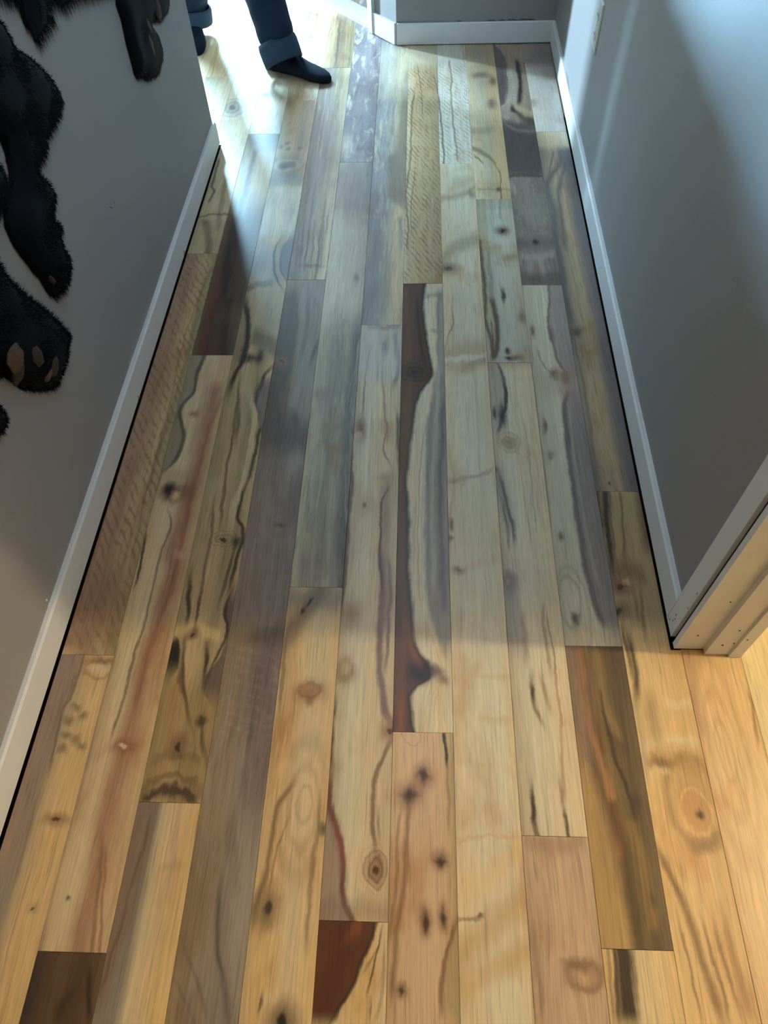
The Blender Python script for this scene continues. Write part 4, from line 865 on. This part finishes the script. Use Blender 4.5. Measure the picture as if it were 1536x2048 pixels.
# ------------------------------------------------------------------ black animal hide on the left wall
hd = link('animal_hide', None, label='black furry animal hide with tan-padded paws hanging on the left grey wall', category='hide', loc=(LX(1.8), 1.8, 1.3))
HO = Vector((LX(1.8), 1.8, 1.3))
def wall_pts(px, off=.02):
    out = []
    for x, y in px:
        p = on_wall(x, y, -0.768 + off, 0.0108); out.append((min(p.y, 2.62 + .03 * math.sin(p.z * 9)), min(p.z, 1.9)))
    return out
def inside(p, poly):
    c = False; j = len(poly) - 1
    for i in range(len(poly)):
        a, b = poly[i], poly[j]
        if (a[1] > p[1]) != (b[1] > p[1]) and p[0] < (b[0] - a[0]) * (p[1] - a[1]) / (b[1] - a[1]) + a[0]: c = not c
        j = i
    return c
def edge_dist(p, poly):
    best = 9.0
    for i in range(len(poly)):
        a, b = poly[i - 1], poly[i]; dx, dy = b[0] - a[0], b[1] - a[1]; L2 = dx * dx + dy * dy + 1e-12
        t = max(0, min(1, ((p[0] - a[0]) * dx + (p[1] - a[1]) * dy) / L2))
        best = min(best, math.hypot(p[0] - a[0] - dx * t, p[1] - a[1] - dy * t))
    return best
def dense(poly, step):
    out = []
    for i in range(len(poly)):
        a, b = poly[i], poly[(i + 1) % len(poly)]; n = max(1, int(math.hypot(b[0] - a[0], b[1] - a[1]) / step))
        for k in range(n): out.append((a[0] + (b[0] - a[0]) * k / n, a[1] + (b[1] - a[1]) * k / n))
    return out
def relief(d, hmax, r):
    t = min(1.0, d / r); return .0015 + hmax * (1 - (1 - t) ** 2)
def skin_piece(name, px, hmax, r, grid, comb, nfur, flen, fringe=True, dens=0.0007):
    poly = dense(px if abs(px[0][0]) < 9 else wall_pts(px), .010)
    ys = [p[0] for p in poly]; zs = [p[1] for p in poly]
    pts = [Vector(p) for p in poly]; n0 = len(pts)
    y = min(ys)
    while y < max(ys):
        z = min(zs)
        while z < max(zs):
            q = (y + R.uniform(-.3, .3) * grid, z + R.uniform(-.3, .3) * grid)
            if inside(q, poly) and edge_dist(q, poly) > grid * .45: pts.append(Vector(q))
            z += grid
        y += grid
    vs, _, fs, *_r = delaunay_2d_cdt(pts, [(i, (i + 1) % n0) for i in range(n0)], [], 1, 1e-6)
    co = []
    for v in vs:
        d = edge_dist(v, poly)
        co.append(tuple(Vector((LX(v[0]) + relief(d, hmax, r) + (.0022 * math.sin(v[0] * 31 + v[1] * 17) * math.sin(v[1] * 43 - v[0] * 11) if d > .02 else 0), v[0], v[1])) - HO))
    o = link(name, mesh_py(name, co, [tuple(f) for f in fs], True), M_HIDE, hd)
    # fur strands: thin tapering ribbons, combed down the limb and spilling over the rim
    V, F = [], []
    cd_ = Vector(comb).normalized()
    def strand(p, dirv, L, lift, w):
        d = edge_dist(p, poly) if inside(p, poly) else 0.0
        base = Vector((LX(p[0]) + relief(d, hmax, r) - .001, p[0], p[1])) - HO
        dv = Vector((lift, dirv[0], dirv[1])).normalized(); sd = Vector((0, -dirv[1], dirv[0])).normalized() * w
        m = base + dv * (L * .55); t = base + dv * L * .95 + Vector((-lift * L * .35, 0, -L * .10))
        if t.x + HO.x < LX(p[0]) + .001: t.x = LX(p[0]) + .001 - HO.x
        i = len(V); V.extend(map(tuple, (base - sd, base + sd, m - sd * .7, m + sd * .7, t)))
        F.extend(((i, i + 1, i + 3, i + 2), (i + 2, i + 3, i + 4)))
    k = 0
    while k < nfur:
        q = (R.uniform(min(ys), max(ys)), R.uniform(min(zs), max(zs)))
        if not inside(q, poly): continue
        a = R.gauss(0, .35); d2 = (cd_.x * math.cos(a) - cd_.y * math.sin(a), cd_.x * math.sin(a) + cd_.y * math.cos(a))
        strand(q, d2, R.uniform(.5, .9) * flen, R.uniform(.03, .16), .0010); k += 1
    if fringe:
        area2 = sum(poly[i - 1][0] * poly[i][1] - poly[i][0] * poly[i - 1][1] for i in range(len(poly)))
        sg = 1 if area2 > 0 else -1
        for p, q in zip(poly, poly[1:] + poly[:1]):
            ex, ez = q[0] - p[0], q[1] - p[1]; L = math.hypot(ex, ez)
            if L < 1e-6: continue
            nx, nz = sg * ez / L, -sg * ex / L
            for _ in range(max(1, int(L / dens))):
                t = R.random(); jx = R.uniform(0, .010)
                b = (p[0] + ex * t - nx * jx, p[1] + ez * t - nz * jx)
                a = R.gauss(0, .25); k1 = .75
                d2 = Vector((nx + cd_.x * k1, nz + cd_.y * k1)); d2.normalize()
                d2 = (d2.x * math.cos(a) - d2.y * math.sin(a), d2.x * math.sin(a) + d2.y * math.cos(a))
                strand(b, d2, R.uniform(.3, 1.15) * flen * max(.35, min(1.0, .6 + .6 * (nx * cd_.x + nz * cd_.y))), R.uniform(.02, .25), .0006)
    link('fur', mesh_py('fur', V, F, True), M_FUR, o, 'stuff')
    return o
BODY = [(2.60, .60), (2.17, .748), (1.90, .822)] + wall_pts([(140, 16), (126, 2), (110, 12), (106, 28), (124, 37), (104, 58), (95, 76), (95, 87), (86, 82), (80, 62), (66, 47), (60, 28), (58, 6), (0, -14), (-20, 30), (-20, 250), (-20, 300), (-20, 500), (-20, 745)]) + [(.90, .60), (.76, .66), (.60, .80), (.48, 1.0), (.50, 1.25), (.75, 1.5), (1.2, 1.7), (1.8, 1.75), (2.3, 1.5), (2.6, 1.1), (2.68, .8)]
skin_piece('pelt', BODY, .024, .06, .022, (.35, -.95), 14000, .034)
LEG1 = [(-100, 30), (-60, 20), (-10, 16), (14, 36), (22, 56), (34, 81), (44, 95), (71, 110), (92, 129), (112, 152), (126, 178), (132, 205), (130, 235), (112, 262), (100, 288), (106, 302), (94, 322), (84, 340), (104, 356), (116, 380), (118, 404), (114, 430), (130, 446), (138, 456), (128, 474), (136, 496), (146, 506), (150, 527), (147, 552), (143, 577), (134, 588), (122, 595), (109, 583), (97, 560), (80, 540), (58, 511), (42, 486), (28, 455), (24, 415), (34, 380), (37, 362), (36, 342), (30, 312), (21, 282), (0, 264), (-60, 250), (-100, 240)]
l1 = skin_piece('leg', LEG1, .030, .06, .018, (.55, -.83), 6000, .028)
LEG2 = [(-110, 320), (-60, 300), (-4, 308), (8, 322), (22, 356), (25, 388), (22, 412), (8, 432), (0, 470), (-4, 498), (22, 546), (58, 582), (96, 612), (118, 631), (138, 652), (151, 668), (149, 684), (143, 700), (143, 722), (137, 742), (129, 762), (128, 775), (108, 782), (84, 783), (58, 778), (40, 764), (24, 752), (8, 756), (-30, 745), (-110, 690)]
l2 = skin_piece('leg', LEG2, .032, .06, .018, (.70, -.70), 5000, .024)
LEG3 = [(243, -40), (246, 10), (256, 39), (266, 89), (274, 117), (281, 148), (287, 158), (298, 156), (305, 163), (314, 158), (326, 152), (332, 126), (330, 96), (325, 78), (320, 58), (309, 46), (332, 44), (338, 34), (345, 22), (346, -40)]
l3 = skin_piece('leg', LEG3, .022, .035, .012, (.05, -1.0), 1600, .013)
skin_piece('leg', [(-140, 780), (-40, 785), (-4, 798), (14, 812), (22, 828), (24, 845), (18, 864), (4, 880), (-12, 892), (-60, 880), (-140, 850)], .03, .05, .018, (.6, -.8), 1200, .022)
def pad(par, px, py, ru, rv, rot, h0, thick, mat=M_PAD):
    """paw pad: a flattened soft lump on the face of a paw (sizes in metres on the wall)"""
    p = on_wall(px, py, -0.768 + h0, 0.0108); bm = bmesh.new()
    bmesh.ops.create_icosphere(bm, subdivisions=3, radius=1.0)
    for v in bm.verts:
        x, y, z = v.co; y *= ru; z *= rv; x *= thick
        k = 1 + .12 * math.sin(y * 240 + px) * math.cos(z * 210 + py)
        yy = y * math.cos(rot) - z * math.sin(rot); zz = y * math.sin(rot) + z * math.cos(rot)
        v.co = Vector((x, yy * k, zz * k)) + Vector((LX(p.y) + h0, p.y, p.z)) - HO
    for f in bm.faces: f.smooth = True
    return link('paw_pad', mesh_bm('paw_pad', bm), mat, par)
M_PAD2 = simple('dark_paw_pad', (58, 46, 40), 0.7, 0.3, 0.25, 60, 0.5, 250, 0.002)
pad(l2, 30, 716, .030, .026, .1, .031, .010); pad(l2, 72, 712, .019, .027, .1, .030, .010, M_PAD2); pad(l2, 106, 730, .030, .018, .35, .027, .009, M_PAD2); pad(l2, 36, 746, .028, .014, .1, .024, .009, M_PAD2); pad(l2, 122, 694, .020, .009, .3, .022, .008, M_PAD2); pad(l2, 96, 744, .026, .008, .25, .024, .009)
pad(l3, 302, 98, .019, .046, -.06, .018, .008); pad(l3, 314, 16, .026, .034, .1, .018, .008, M_PAD2); pad(l3, 296, 52, .010, .030, .35, .019, .007); pad(l3, 312, 112, .011, .022, 0, .016, .007)
pad(l1, 104, 560, .006, .012, .4, .026, .006, M_PAD2)
